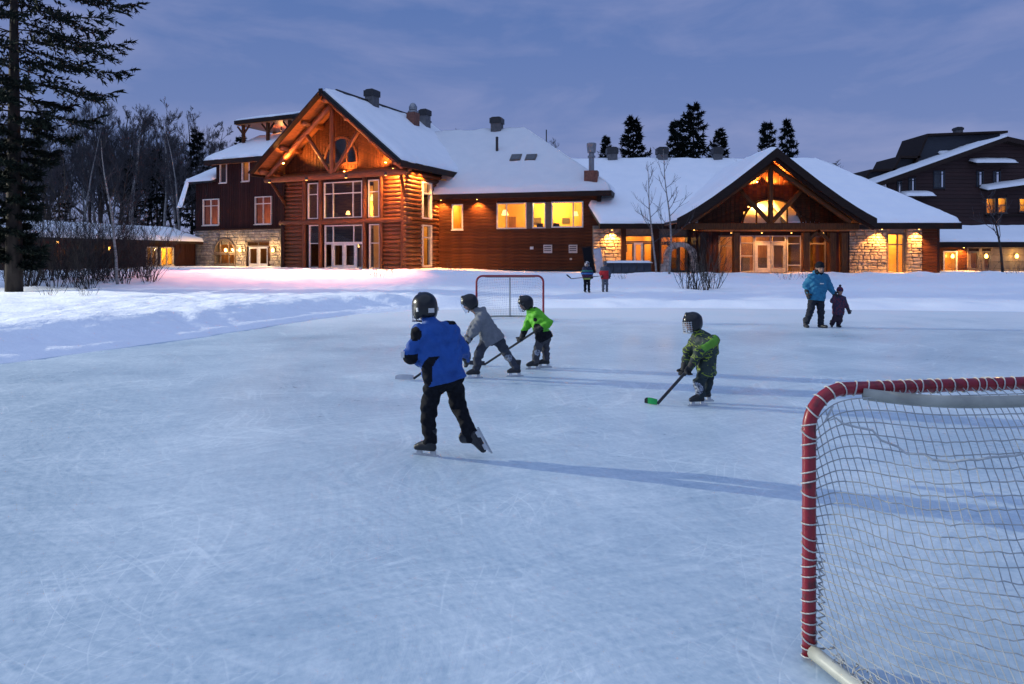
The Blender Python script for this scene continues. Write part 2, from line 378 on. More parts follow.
def hboards(o, x0, x1, z0, z1, d, h, holes, m, name='board', th=.05, top=None):
    z = z0
    while z < z1 - .02:
        e = min(h, z1 - z); c = z + e / 2
        a, b_ = (x0, x1) if top is None else top(c, x0, x1)
        for s0, s1 in segs(a, b_, [(q[0], q[1]) for q in holes if q[2] < c + e * .3 and q[3] > c - e * .3]):
            piece(name, o, ((s0 + s1) / 2, d - th / 2 - random.uniform(0, .012), c), (s1 - s0 - .004, th, e - .018), m, bev=.018)
        z += h
def vboards(o, x0, x1, z0, z1, d, w, holes, m, name='board', th=.04, top=None):
    x = x0
    while x < x1 - .02:
        e = min(w, x1 - x); c = x + e / 2; zt = z1 if top is None else top(c)
        for s0, s1 in segs(z0, zt, [(q[2], q[3]) for q in holes if q[0] < c + e * .3 and q[1] > c - e * .3]):
            piece(name, o, (c, d - th / 2 - random.uniform(0, .012), (s0 + s1) / 2), (e - .02, th, s1 - s0), m, bev=.014)
        x += w
def window(o, x0, x1, z0, z1, d, nv=(), nh=(), m=None, fw=.08, sill=True, name='window', dep=.10, pane=True):
    """frame > mullions, panes; nv / nh are bar positions as fractions"""
    m = m or frame_w; b = MB(); y0, y1 = d - .05, d + dep
    b.b2(x0, x1, y0, y1, z0, z0 + fw); b.b2(x0, x1, y0, y1, z1 - fw, z1)
    b.b2(x0, x0 + fw, y0, y1, z0 + fw, z1 - fw); b.b2(x1 - fw, x1, y0, y1, z0 + fw, z1 - fw)
    w = b.build(name, m, o)
    for f in nv:
        x = x0 + (x1 - x0) * f; MB().b2(x - fw * .4, x + fw * .4, y0 + .02, y1 - .02, z0 + fw, z1 - fw).build('mullion', m, w)
    for f in nh:
        z = z0 + (z1 - z0) * f; MB().b2(x0 + fw, x1 - fw, y0 + .025, y1 - .025, z - fw * .4, z + fw * .4).build('transom', m, w)
    if pane:
        xs = [x0 + fw] + [x0 + (x1 - x0) * f for f in nv] + [x1 - fw]; zs = [z0 + fw] + [z0 + (z1 - z0) * f for f in nh] + [z1 - fw]
        for i in range(len(xs) - 1):
            for k in range(len(zs) - 1):
                MB().b2(xs[i] - .005, xs[i + 1] + .005, d + .02, d + .028, zs[k] - .005, zs[k + 1] + .005).build('pane', glass, w)
    if sill: MB().b2(x0 - .05, x1 + .05, d - .12, d - .051, z0 - .06, z0 + .005).build('sill', m, w)
    return w
def door(o, x0, x1, z0, z1, d, m=None, fw=.16):
    m = m or frame_w; b = MB(); y0, y1 = d - .03, d + .07
    b.b2(x0, x1, y0, y1, z0, z0 + fw * 1.6); b.b2(x0, x1, y0, y1, z1 - fw, z1); b.b2(x0, x0 + fw, y0, y1, z0 + fw * 1.6, z1 - fw); b.b2(x1 - fw, x1, y0, y1, z0 + fw * 1.6, z1 - fw)
    w = b.build('door', m, o)
    MB().b2(x0 + fw - .005, x1 - fw + .005, d + .015, d + .023, z0 + fw * 1.6, z1 - fw).build('pane', glass, w)
    MB().tube([(x1 - fw * .5, d - .07, z0 + .95), (x1 - fw * .5, d - .07, z0 + 1.2)], .015).build('handle', metal, w)
    return w
def archwin(o, cx, z0, r, d, m, hz=None, bars=(0,), fw=.1, n=20):
    """half-round window with vertical bars"""
    hz = hz or r
    P = lambda rr, k: (cx + rr * math.cos(math.pi * k / n), z0 + (hz + rr - r) * math.sin(math.pi * k / n))
    b = MB()
    ring = [P(r, k) for k in range(n + 1)] + [P(r - fw, k) for k in range(n, -1, -1)]
    for k in range(n):
        b.prism([P(r, k), P(r, k + 1), P(r - fw, k + 1), P(r - fw, k)], 'y', d - .07, d + .08)
    b.b2(cx - r, cx + r, d - .075, d + .085, z0 - fw, z0 + .001)
    w = b.build('arched_window', m, o)
    MB().prism([P(r - fw, k) for k in range(n + 1)], 'y', d, d + .01).build('pane', glass, w)
    for f in bars:
        x = cx + f * r; zt = z0 + hz * math.sqrt(max(0, 1 - f * f)) - fw * .8
        MB().b2(x - .04, x + .04, d - .05, d + .06, z0 + .002, zt).build('mullion', m, w)
    return w
def room(o, x0, x1, z0, z1, d, dep, m, energy=0, col=(1, .62, .25), lp=None, flr=None, rw=True):
    """the lit room seen through the panes"""
    b = MB(); t = .04
    b.b2(x0, x1, d + dep, d + dep + t, z0, z1); b.b2(x0 - t, x0, d, d + dep, z0, z1); 
    if rw: b.b2(x1, x1 + t, d, d + dep, z0, z1)
    else: x1 = x1 - .95
    b.b2(x0, x1, d, d + dep, z1, z1 + t)
    r = b.build('room', m, o); MB().b2(x0, x1, d, d + dep, z0 - t, z0).build('room_floor', roomd, r)
    # doorways, pictures and cupboards on the back wall
    rs = random.Random(int(x0 * 97 + z0 * 31 + dep * 7)); x = x0 + .3; fl = max(z0, 0) if z0 < 1.5 else z0
    while x < x1 - .7:
        w = rs.uniform(.5, 1.1); k = rs.random()
        if k < .35: piece('cupboard', r, (x + w / 2, d + dep - .2, z0 + .5), (w, .38, 1.0), frame_d)
        elif k < .6: piece('doorway', r, (x + w / 2, d + dep - .03, z0 + 1.05), (w, .05, 2.1), roomd)
        elif k < .85: piece('picture', r, (x + w / 2, d + dep - .03, min(z0 + 1.7, z1 - .5)), (w * .8, .04, w * .6), frame_d)
        x += w + rs.uniform(.2, .9)
    if energy: lamp(o, 'POINT', lp or ((x0 + x1) / 2, d + dep * .6, z1 - .35), energy * 1.9, col, .12)
    return r
def snowpatch(P, T=.32, nu=24, nv=14, ex=(1, 1, 1, 1), seed=0, amp=.05, rnd=.3):
    """snow lying on a quad P[0..3] (eave-left, eave-right, ridge-right, ridge-left); ex = exposed edges (bottom,right,top,left)"""
    a, b, c, d = (np.array(p, float) for p in P); us = np.linspace(0, 1, nu + 1); vs = np.linspace(0, 1, nv + 1)
    # denser rows near the edges for the rounding
    us = us + .10 * np.sin(2 * np.pi * us) * -.9; vs = vs + .10 * np.sin(2 * np.pi * vs) * -.9
    U, V = np.meshgrid(us, vs); U = U[..., None]; V = V[..., None]
    Q = (a * (1 - U) + b * U) * (1 - V) + (d * (1 - U) + c * U) * V
    lu = (np.linalg.norm(b - a) + np.linalg.norm(c - d)) / 2; lv = (np.linalg.norm(d - a) + np.linalg.norm(c - b)) / 2
    dist = np.full(U.shape, 9.)
    if ex[0]: dist = np.minimum(dist, V * lv)
    if ex[1]: dist = np.minimum(dist, (1 - U) * lu)
    if ex[2]: dist = np.minimum(dist, (1 - V) * lv)
    if ex[3]: dist = np.minimum(dist, U * lu)
    rr = rnd; k = np.clip(dist / rr, 0, 1); prof = np.sqrt(np.clip(1 - (1 - k) ** 2, 0, 1)) * .8 + .2
    prof = np.where(dist > 8, 1, prof)
    nn = nz3(Q[..., 0] + Q[..., 2] * .7, Q[..., 1] + seed * 3.1, 2.6, seed + 20)[..., None] * .6 + nz3(Q[..., 0], Q[..., 1] + Q[..., 2], .9, seed + 30)[..., None] * .25
    T_ = T * prof + 1.5 * amp * nn * np.minimum(1, k + .3)
    Q[..., 2:] += T_
    # edges hang a little unevenly over the eave
    if ex[0]: 
        g = np.clip(1 - V / .06, 0, 1); Q += g * (a - d) / (lv + 1e-6) * (.08 + .16 * nn)
    return Q.reshape(-1, 3), nu, nv, [a, b, c, d]
def snow_on(parent, quads, T=.32, seed=0, amp=.05, name='snow_cover', rnd=.3):
    v = []; f = []
    for i, (P, ex) in enumerate(quads):
        ln = np.linalg.norm(np.array(P[1]) - np.array(P[0])); lv = np.linalg.norm(np.array(P[3]) - np.array(P[0]))
        nu = int(np.clip(ln / .35, 6, 60)); nv = int(np.clip(lv / .35, 6, 40))
        q, nu, nv, cs = snowpatch(P, T, nu, nv, ex, seed + i, amp, rnd); o = len(v)
        v += q.tolist(); w = nu + 1
        f += [(o + j * w + k, o + j * w + k + 1, o + (j + 1) * w + k + 1, o + (j + 1) * w + k) for j in range(nv) for k in range(nu)]
        # skirt down to the roof boards
        ring = [(0, k) for k in range(nu + 1)] + [(j, nu) for j in range(1, nv + 1)] + [(nv, k) for k in range(nu - 1, -1, -1)] + [(j, 0) for j in range(nv - 1, 0, -1)]
        A, B, C, D = cs; base = []
        for j, k in ring:
            p = list(v[o + j * w + k]); base.append(len(v)); u_ = k / nu; w_ = j / nv
            u_ = u_ - .09 * math.sin(2 * math.pi * u_); w_ = w_ - .09 * math.sin(2 * math.pi * w_)
            r_ = (A * (1 - u_) + B * u_) * (1 - w_) + (D * (1 - u_) + C * u_) * w_
            v.append((p[0], p[1], r_[2] + .004))
        n = len(ring)
        f += [(o + ring[i2][0] * w + ring[i2][1], base[i2], base[(i2 + 1) % n], o + ring[(i2 + 1) % n][0] * w + ring[(i2 + 1) % n][1]) for i2 in range(n)]
    b = MB(); b.v = v; b.f = f; b.mi = [0] * len(f)
    return b.build(name, roofsnow, parent, smooth=True, fix=False)
def slab(parent, quads, th=.28, m=None, name='roof'):
    b = MB()
    for P in quads:
        n = len(P); b.add([tuple(p) for p in P] + [(p[0], p[1], p[2] - th) for p in P], [tuple(range(n)), tuple(range(2 * n - 1, n - 1, -1))] + [(i, (i + 1) % n, n + (i + 1) % n, n + i) for i in range(n)])
    return b.build(name, m or trim, parent)
def stones(o, x0, x1, z0, z1, d, m, holes=(), h=.24, name='stone_facing', th=.09):
    """rough-coursed stone facing: every stone its own block, joined as one part"""
    b = MB(); z = z0
    while z < z1 - .05:
        hh = min(h * random.uniform(.7, 1.35), z1 - z); x = x0
        while x < x1 - .02:
            w = min(random.uniform(.22, .75), x1 - x)
            if x1 - x - w < .12: w = x1 - x
            cx, cz = x + w / 2, z + hh / 2
            if not any(q[0] - w * .3 < cx < q[1] + w * .3 and q[2] - hh * .3 < cz < q[3] + hh * .3 for q in holes):
                t = th * random.uniform(.6, 1.25); g = .018; e = .03
                x_, X_, z_, Z_ = x + g, x + w - g, z + g, z + hh - g
                j = lambda: random.uniform(-.012, .012)
                vs = [(x_, d, z_), (X_, d, z_), (X_, d, Z_), (x_, d, Z_), (x_ + e + j(), d - t + j(), z_ + e + j()), (X_ - e + j(), d - t + j(), z_ + e + j()), (X_ - e + j(), d - t + j(), Z_ - e + j()), (x_ + e + j(), d - t + j(), Z_ - e + j())]
                b.add(vs, [(4, 5, 6, 7), (0, 1, 5, 4), (1, 2, 6, 5), (2, 3, 7, 6), (3, 0, 4, 7)])
            x += w
        z += hh
    r = b.build(name, m, o); r['kind'] = 'stuff'; return r
def eave_lamp(o, p, e, aim=(0, 0, -1), spot=110, col=(1, .40, .08), name='eave_lamp'):
    """small downlight fixed under a soffit: housing and glowing lens"""
    l_ = MB().lathe([(.07, 0), (.075, -.05), (.06, -.10)], p, 10).build(name, blackm, o)
    MB().lathe([(.05, -.101), (.045, -.125), (.02, -.135)], p, 10).build('lens', bulb, l_)
    lamp(o, 'SPOT', (p[0], p[1], p[2] - .16), e * 4.2, col, .05, spot, aim); return l_
def sconce(o, p, e, col=(1, .58, .2), s=1.0):
    """wall lantern: back plate, arm, glowing shade"""
    x, y, z = p; w = MB().b2(x - .06, x + .06, y - .03, y, z - .15, z + .15).build('wall_lamp', blackm, o)
    MB().tube([(x, y - .03, z + .12), (x, y - .16, z + .2), (x, y - .2, z + .16)], .015).build('arm', blackm, w)
    MB().lathe([(.05 * s, .15), (.10 * s, .05), (.11 * s, -.10), (.06 * s, -.16)], (x, y - .2, z), 10).build('shade', bulb, w)
    lamp(o, 'POINT', (x, y - .42, z + .02), e * 2.6, col, .1); return w
def roof_vent(o, p, w=.8, h=1.0, name='roof_vent'):
    x, y, z = p; v = MB().b2(x - w * .42, x + w * .42, y - w * .42, y + w * .42, z - .6, z + h * .62).build(name, ventm, o)
    MB().b2(x - w * .5, x + w * .5, y - w * .5, y + w * .5, z + h * .55, z + h).prism([(x - w * .5, z + h), (x + w * .5, z + h), (x + w * .3, z + h + .1), (x - w * .3, z + h + .1)], 'y', y - w * .4, y + w * .4).build('cap', blackm, v)
    return v
# ================================================================ log lodge with the big truss gable
def purlin_brace(o, p, q, r=.13, m=None, name='brace'): return log(name, o, p, q, r, m or timber)
G = .85
B = Bd('log_lodge', 'large log lodge with steep truss gable, arched gable window and tall white-framed windows', (-17.88, 53.86, G), -25); LG = B.o
zA, zE, xc, Wd = 12.95, 7.5, 5.75, 11.5
k_ = (zA - zE) / 6.75
rz = lambda x: zA - k_ * abs(x - xc)
up = [B.rect(307.9, 183, 318.2, 219), B.rect(324, 181.6, 362.2, 218), B.rect(368.3, 179.6, 379.3, 217.3)]
dn = [B.rect(309.2, 225, 319.5, 269), B.rect(324.8, 225, 363, 269), B.rect(369.3, 224, 380, 269)]
dn = [(a, b, .05, d) for a, b, c, d in dn]
cxg, zg = B.at(341, 163); rg = 1.62
holes = up + dn
wall(LG, 0, Wd, 0, 7.4, 0, .25, holes, darkwood)
# gable triangle, left open behind the arched window
gb = MB()
for i in range(24):
    x0, x1 = Wd * i / 24, Wd * (i + 1) / 24; xm = (x0 + x1) / 2
    t = (xm - cxg) / rg; lo = zg + 2.0 * math.sqrt(1 - t * t) if abs(t) < 1 else 7.4
    lo2 = 7.4
    if abs(t) < 1:
        gb.b2(x0, x1, 0, .2, lo2, zg - .02)
        gb.prism([(x0, lo), (x1, lo), (x1, rz(x1) - .32), (x0, rz(x0) - .32)], 'y', 0, .2)
    else: gb.prism([(x0, lo2), (x1, lo2), (x1, rz(x1) - .32), (x0, rz(x0) - .32)], 'y', 0, .2)
gb.build('gable_wall', darkwood, LG)
x = .1
while x < Wd - .1:      # vertical gable boards
    xm = x + .14; t = (xm - cxg) / (rg + .1); top = rz(xm) - .45
    if top > 7.6:
        if abs(t) < 1:
            a_ = zg + 2.05 * math.sqrt(1 - t * t)
            if top > a_: piece('gable_board', LG, (xm, -.03, (a_ + top) / 2), (.26, .05, top - a_), plankw)
            piece('gable_board', LG, (xm, -.03, (7.45 + zg) / 2), (.26, .05, zg - 7.5), plankw)
        else: piece('gable_board', LG, (xm, -.03, (7.45 + top) / 2), (.26, .05, top - 7.45), plankw)
    x += .28
archwin(LG, cxg, zg, rg, -.02, logwood, 2.0, (-.45, .35), fw=.16)
# tall windows
for i, (a, b, c, d) in enumerate(up): window(LG, a, b, c, d, .02, (.24, .76) if i == 1 else (), (.68,), sill=False)
for i, (a, b, c, d) in enumerate(dn):
    if i == 1:
        zt = c + (d - c) * .585
        window(LG, a, b, zt, d, .02, (.22, .76), (), sill=False)
        w4 = b - a; window(LG, a, a + w4 * .21, c, zt - .01, .02, (), (), sill=False); window(LG, b - w4 * .18, b, c, zt - .01, .02, (), (), sill=False)
        door(LG, a + w4 * .215, a + w4 * .51, c, zt - .01, .02); door(LG, a + w4 * .515, b - w4 * .185, c, zt - .01, .02)
    else: window(LG, a, b, c, d, .02, (), (.575,), sill=False)
# posts, girts and the log infill
posts = [B.at(p, 220)[0] for p in (284.5, 305.5, 321.5, 365.5, 382.5, 404.5)]
for i, p in enumerate(posts): log('post', LG, (p, -.12, 0), (p, -.12, 7.35), .21 if i in (0, 5) else .16, logwood if i else darkwood, 12)
zgirt = B.at(345, 221.5)[1]
log('girt', LG, (-.35, -.16, zgirt), (Wd + .35, -.16, zgirt), .19, logwood, 12)
log('girt', LG, (-.3, -.10, 7.25), (Wd + .3, -.10, 7.25), .2, logwood, 12)
def infill(x0, x1, z0, z1, r=.165):
    n = max(1, round((z1 - z0) / (2 * r * .96))); s = (z1 - z0) / n
    for i in range(n): log('log', LG, (x0, -.03 + random.uniform(-.02, .02), z0 + s * (i + .5)), (x1, -.03, z0 + s * (i + .5)), s * .52, logwood, 8)
for a, b in ((posts[0] + .15, posts[1] - .1), (posts[4] + .1, posts[5] - .15)):
    infill(a, b, .05, zgirt - .18); infill(a, b, zgirt + .18, 7.1)
# side wall of stacked logs facing the plank wing, with two windows
sw = (1.62, 2.9); zu = (7.34 - G, 4.61 - G); zl = (4.16 - G, 1.05 - G)
sb = MB()
for y0, y1, z0, z1 in ((0, sw[0], 0, 7.4), (sw[1], 12, 0, 7.4), (sw[0], sw[1], 0, zl[1]), (sw[0], sw[1], zl[0], zu[1]), (sw[0], sw[1], zu[0], 7.4)): sb.b2(Wd - .2, Wd, y0, y1, z0, z1)
sb.build('side_wall', darkwood, LG)
z = .16
while z < 7.3:
    cut = [(sw[0] - .05, sw[1] + .05)] if (zl[1] < z < zl[0] or zu[1] < z < zu[0]) else []
    for a, b in segs(-.45, 4.6, cut): log('log', LG, (Wd + .02, a, z), (Wd + .02, b, z), .17, logwood, 8)
    z += .325
sf = link('side_windows_frame', None, LG)
bpy.data.objects.remove(sf)
for (z1, z0) in (zu, zl):
    w = MB(); fw = .09
    w.b2(Wd - .08, Wd + .24, sw[0], sw[1], z0, z0 + fw).b2(Wd - .08, Wd + .24, sw[0], sw[1], z1 - fw, z1).b2(Wd - .08, Wd + .24, sw[0], sw[0] + fw, z0 + fw, z1 - fw).b2(Wd - .08, Wd + .24, sw[1] - fw, sw[1], z0 + fw, z1 - fw)
    w = w.build('window', frame_w, LG); zm = z0 + (z1 - z0) * .7
    MB().b2(Wd - .05, Wd + .2, sw[0] + fw, sw[1] - fw, zm - .04, zm + .04).build('transom', frame_w, w)
    MB().b2(Wd + .05, Wd + .058, sw[0] + fw, sw[1] - fw, z0 + fw, zm - .04).build('pane', glass, w); MB().b2(Wd + .05, Wd + .058, sw[0] + fw, sw[1] - fw, zm + .04, z1 - fw).build('pane', glass, w)
MB().b2(0, .2, .25, 12, 0, 7.4).build('side_wall', darkwood, LG)
# rooms behind the glass
roomk = mat('dark_room_wood', (.16, .07, .03), (.08, .035, .015), rough=.6, scale=2, stretch=(.6, 4, 6))
room(LG, .3, 8.2, .02, 3.25, .3, 4.5, roomk, 26, (1, .5, .16), (6.6, 3.2, 2.7)); room(LG, .3, 8.2, 3.6, 6.9, .3, 4.5, roomk, 130, (1, .50, .13), (5.9, 2.5, 4.6))
MB().b2(5.0, 6.6, 3.3, 3.4, 3.65, 6.6).build('partition', roomw, LG); MB().b2(6.9, 7.9, 3.6, 3.7, .05, 3.1).build('partition', roomw, LG)
room(LG, 8.3, 12.2, .02, 3.25, .3, 3.9, roomw, 30, (1, .5, .14), None, None, False); room(LG, 8.3, 12.2, 3.6, 6.9, .3, 3.9, roomw, 55, (1, .5, .14), None, None, False)
# roof: boards, soffit, fascia, snow
yF, yB = -2.5, 12.4
for s in (-1, 1):
    xe = xc + 6.75 * s
    q = [(xe, yF, zE), (xe, yB, zE), (xc, yB, zA), (xc, yF, zA)]
    rf = slab(LG, [q], .16, shingle)
    slab(rf, [[(p[0], p[1], p[2] - .175) for p in q]], .06, soffit, 'soffit')
    MB().beam((xe + .05 * s, yF - .06, zE - .22), (xc, yF - .06, zA - .2), .1, .5, (0, 1, 0)).build('rake_board', trim, rf)
    MB().b2(min(xe, xe + .08 * s), max(xe, xe + .08 * s), yF, yB, zE - .42, zE + .02).build('fascia', trim, rf)
    y0, y1 = yF + .3, yB
    Q = [(xe, y0, zE), (xe, y1, zE), (xc + .02 * s, y1, zA), (xc + .02 * s, y0, zA)] if s > 0 else [(xe, y1, zE), (xe, y0, zE), (xc - .02, y0, zA), (xc - .02, y1, zA)]
    snow_on(rf, [(Q, (1, 0, 0, 1) if s > 0 else (1, 1, 0, 0))], .30, 3 + s, .05, rnd=.7)
    # outrigger logs under the overhang
    for f in (.30, .62, .93):
        xl = xc + s * 6.6 * f; log('purlin', LG, (xl, yF + .25, rz(xl) - .55), (xl, .0, rz(xl) - .55), .2, logwood, 10)
    # truss rafter in front of the gable wall
    yT = -1.3
    log('truss_rafter', LG, (xc, yT, zA - .75), (xc + 6.3 * s, yT, rz(xc + 6.3 * s) - .75), .24, logwood, 12)
    log('strut', LG, (xc + .1 * s, yT, 7.05), (xc + 2.45 * s, yT, rz(xc + 2.45 * s) - .85), .15, logwood, 10)
    purlin_brace(LG, (xc + 5.6 * s, -.1, 5.0), (xc + 6.0 * s, yT, 6.75), .12)
    for f in (-1.95, -.65):
        for i in range(7):
            pass
log('king_post', LG, (xc, -1.3, 6.95), (xc, -1.3, zA - .7), .2, logwood, 12)
log('tie_beam', LG, (-.75, -1.3, 6.88), (Wd + .75, -1.3, 6.88), .24, logwood, 14)
log('ridge_log', LG, (xc, yF + .2, zA - .62), (xc, 0, zA - .62), .22, logwood, 12)
tiecap = MB().b2(xc - .15, xc + .15, yF - .13, yF - .02, zA - .45, zA + .08).build('apex_block', trim, LG)
MB().b2(xc - .06, xc + .06, yF + 1.6, yB, zA + .14, zA + .42).build('ridge_flashing', blackm, LG)
# gable lamps
eave_lamp(LG, (B.at(341, 170, -1.15)[0], -.75, 7.35), 260, (-.05, .35, 1), 120, name='gable_lamp')
eave_lamp(LG, (10.35, -1.1, 7.75), 420, (-.55, .35, .75), 120, name='gable_lamp'); eave_lamp(LG, (10.9, -1.0, 7.3), 420, (-.2, .45, -1), 130, name='gable_lamp')
eave_lamp(LG, (1.6, -1.9, 8.1), 330, (.55, .25, .9), 130, name='gable_lamp')
for y in (.4, 1.3): eave_lamp(LG, (12.1, y, 7.35), 230, (-.25, 0, -1), 110)
# roof furniture
def onL(px, py, x, s):     # local y on the right slope at local x whose pixel column is px
    q = (px - 512) / F; ox = B.p[0] + B.ex[0] * x; oy = B.p[1] + B.ex[1] * x
    return (q * oy - ox) / (B.ey[0] - q * B.ey[1])
y = onL(372, 0, 5.9, 1); roof_vent(LG, (5.9, y, rz(5.9) + .25), .95, 1.05)
y = onL(425, 0, 6.6, 1); roof_vent(LG, (6.6, min(y, 12), rz(6.6) + .55), .85, 1.0)
y = min(onL(413, 0, 6.9, 1), 11.5); ch = MB().b2(6.5, 7.3, y - .4, y + .4, rz(6.9) - .6, rz(6.9) + 1.1).build('chimney', brick, LG)
MB().lathe([(.42, 0), (.45, .08), (.42, .16)], (6.9, y, rz(6.9) + 1.1), 14).lathe([(.33, 0), (.36, .35), (.22, .6), (.1, .68)], (6.9, y, rz(6.9) + 1.26), 14).build('chimney_cap', metal, ch, True)

# ================================================================ plank-clad middle wing
G = .80
B = Bd('plank_wing', 'brown plank-sided wing with row of bright yellow upper windows and snowy hipped roof', (-5.78, 52.6, G), -14.3); MW = B.o
Wd = 12.55; zE = 6.5 - G; zR = 12.4 - G
hs_ = [B.rect(452, 204.3, 463, 229.8), B.rect(496.7, 202.8, 526.8, 228.9), B.rect(532.3, 202.3, 545.8, 228.3), B.rect(551.4, 201.5, 583.3, 227.6)]
wall(MW, 0, Wd, 0, zE - .1, .05, .2, hs_, darkwood)
hboards(MW, .02, Wd, .02, zE - .12, .04, .235, hs_, plankw)
for i, (a, b, c, d) in enumerate(hs_): window(MW, a, b, c, d, .0, ((.33,), (), (.69,))[i - 1] if i else (), (), frame_w, .09, i == 0)
for a, b in ((hs_[1][1], hs_[2][0]), (hs_[2][1], hs_[3][0])): piece('window_pier', MW, ((a + b) / 2, -.03, (hs_[1][2] + hs_[1][3]) / 2), (b - a - .02, .12, hs_[1][3] - hs_[1][2]), frame_d)
piece('corner_board', MW, (Wd - .06, -.06, (zE - .15) / 2), (.28, .12, zE - .2), darkwood)
MB().b2(Wd - .2, Wd, .26, 9, 0, zE - .1).build('side_wall', darkwood, MW)
for px in (548, 573.2):
    a, b, c, d = B.rect(px - 4.2, 244.8, px + 4.2, 253)
    v = MB().b2(a, b, -.12, -.02, c, d).build('wall_vent', frame_w, MW)
    for i in range(3): MB().b2(a + .06, b - .06, -.15, -.121, c + (d - c) * (.22 + .25 * i), c + (d - c) * (.36 + .25 * i)).build('louvre', ventm, v)
a, c = B.at(532, 248); MB().b2(a - .12, a + .12, -.14, -.02, c - .1, c + .1).build('outlet_box', frame_w, MW)
a, c = B.at(571, 259); MB().b2(a - .07, a + .07, -.14, -.02, c - .07, c + .07).build('outlet_box', frame_w, MW)
room(MW, hs_[1][0] - .6, Wd - .5, hs_[1][2] - .9, zE - .25, .3, 4.5, roomw, 300, (1, .62, .16)); room(MW, hs_[0][0] - .5, hs_[0][1] + .5, hs_[0][2] - .7, zE - .25, .3, 3.0, roomw, 60, (1, .6, .2))
# roof: front slope, right hip, back slope
e = .85; xr = 5.23; yr = 7.0; ye = -e; xe = Wd + e
fr = [(-4, ye, zE), (xe, ye, zE), (xr, yr, zR), (-4, yr, zR)]; hp = [(xe, ye, zE), (xe, 2 * yr + e, zE), (xr, yr, zR)]; bk = [(xe, 2 * yr + e, zE), (-4, 2 * yr + e, zE), (-4, yr, zR), (xr, yr, zR)]
rf = slab(MW, [fr], .2, shingle); slab(rf, [hp, bk], .2, shingle, 'hip_slope')
MB().b2(-.3, xe + .02, ye - .07, ye - .002, zE - .36, zE - .0).build('fascia', trim, rf); MB().b2(xe + .001, xe + .07, ye - .05, 12, zE - .36, zE).build('fascia', trim, rf)
MB().b2(-.2, xe - .02, ye + .01, .02, zE - .28, zE - .205).build('soffit', soffit, rf)
snow_on(rf, [(fr, (1, 0, 0, 0))], .42, 5, .07); snow_on(rf, [([hp[0], hp[1], hp[2], hp[2]], (1, 0, 0, 0))], .42, 6, .07, 'hip_snow')
for px in (441, 477): a, c = B.at(px, 197, -.4); eave_lamp(MW, (a, -.42, zE - .29), 150, (0, .22, -1), 115)
# roof furniture
def onroof(px, py, ey_=-e, n=yr + e):
    """point of the front slope seen at the pixel"""
    for i in range(900):
        y = ye + (yr - ye) * i / 900; u, z = B.at(px, py, y); zz = zE + (zR - zE) * (y - ye) / (yr - ye)
        if z <= zz: return u, y, zz
    return u, yr, zR
u, _ = B.at(497, 120, yr); roof_vent(MW, (u, yr, zR + .25), 1.05, 1.0)
u, y, z = onroof(497, 156); MB().tube([(u, y, z - .2), (u, y, z + 1.55)], .11, 10).build('vent_pipe', blackm, MW)
for px in (516, 531):
    u, y, z = onroof(px, 163); a_ = math.atan2(zR - zE, yr - ye)
    sk = MB().box((u, y, z + .38), (.85, .95, .22), Matrix.Rotation(a_, 3, 'X')).build('skylight', frame_d, MW)
    MB().box((u, y - .12 * math.sin(a_), z + .38 + .12 * math.cos(a_)), (.7, .8, .02), Matrix.Rotation(a_, 3, 'X')).build('pane', mat('skylight_glass', (.05, .06, .08), rough=.15), sk)
u, y, z = onroof(591.5, 183); fl = MB().b2(u - .48, u + .48, y - .48, y + .48, z - .3, z + .85).build('chimney', brick, MW)
MB().lathe([(.2, 0), (.2, .95), (.28, 1.0), (.28, 1.12), (.2, 1.15), (.2, 1.3), (.30, 1.35), (.36, 2.0), (.28, 2.05)], (u, y, z + .85), 12).build('flue', metal, fl)
u, _ = B.at(544, 140, yr); MB().tube([(u, yr + 1, zR - 2.5), (u, yr + 1, zR + .3)], .05, 6).build('aerial', blackm, MW)
u, _ = B.at(555, 148, yr)

# ================================================================ tower house left of the log lodge
G = .95
B = Bd('tower_house', 'brown board house on grey stone base with short tower left of log lodge', (-27.9, 60.2, G), -25); TH = B.o
Wd = 11.7
zs = B.at(238, 229.5)[1]; zsh = B.at(205, 182)[1]; zt = B.at(235, 160)[1]
xt0 = B.at(216, 160)[0]
hu = [B.rect(219.9, 163, 227, 183), B.rect(242, 161, 249.7, 181.5)]; hm = [B.rect(203, 199, 219, 225.4), B.rect(255, 196.4, 271.7, 224.3)]
dr = B.rect(247, 240.7, 270, 268); dr = (dr[0], dr[1], .02, dr[3])
acx, az = B.at(225.5, 252); ar = (B.at(236, 250)[0] - B.at(215, 250)[0]) / 2; aw = (acx - ar, acx + ar, .1, az + ar * .9)
wall(TH, 0, Wd, 0, zs, 0, .3, [dr, (acx - ar * .86, acx + ar * .86, .3, az + ar * .52)], mortar, 'stone_wall')
ah = [(acx + ar * (-1 + i / 5), acx + ar * (-1 + (i + 1) / 5), .1, az + ar * math.sqrt(max(.05, 1 - ((i + .5) / 5 - 1) ** 2)) + .0) for i in range(10)]
stones(TH, 0, Wd, .02, zs - .02, -.004, stoneg, [dr] + ah)
piece('ledge', TH, (Wd / 2, -.07, zs + .04), (Wd + .1, .2, .12), darkwood)
wall(TH, 0, xt0, zs, zsh, .06, .2, hm, darkwood); wall(TH, xt0, Wd, zs, zt, .06, .2, hm + hu, darkwood, 'tower_wall')
vboards(TH, .01, xt0, zs + .1, zsh, .05, .26, hm, vplank); vboards(TH, xt0, Wd, zs + .1, zt, .05, .26, hm + hu, vplank)
for q in hm: window(TH, *q, 0, (.5,), (.74,), frame_w, .08)
for q in hu: window(TH, *q, 0, (), (), frame_w, .07)
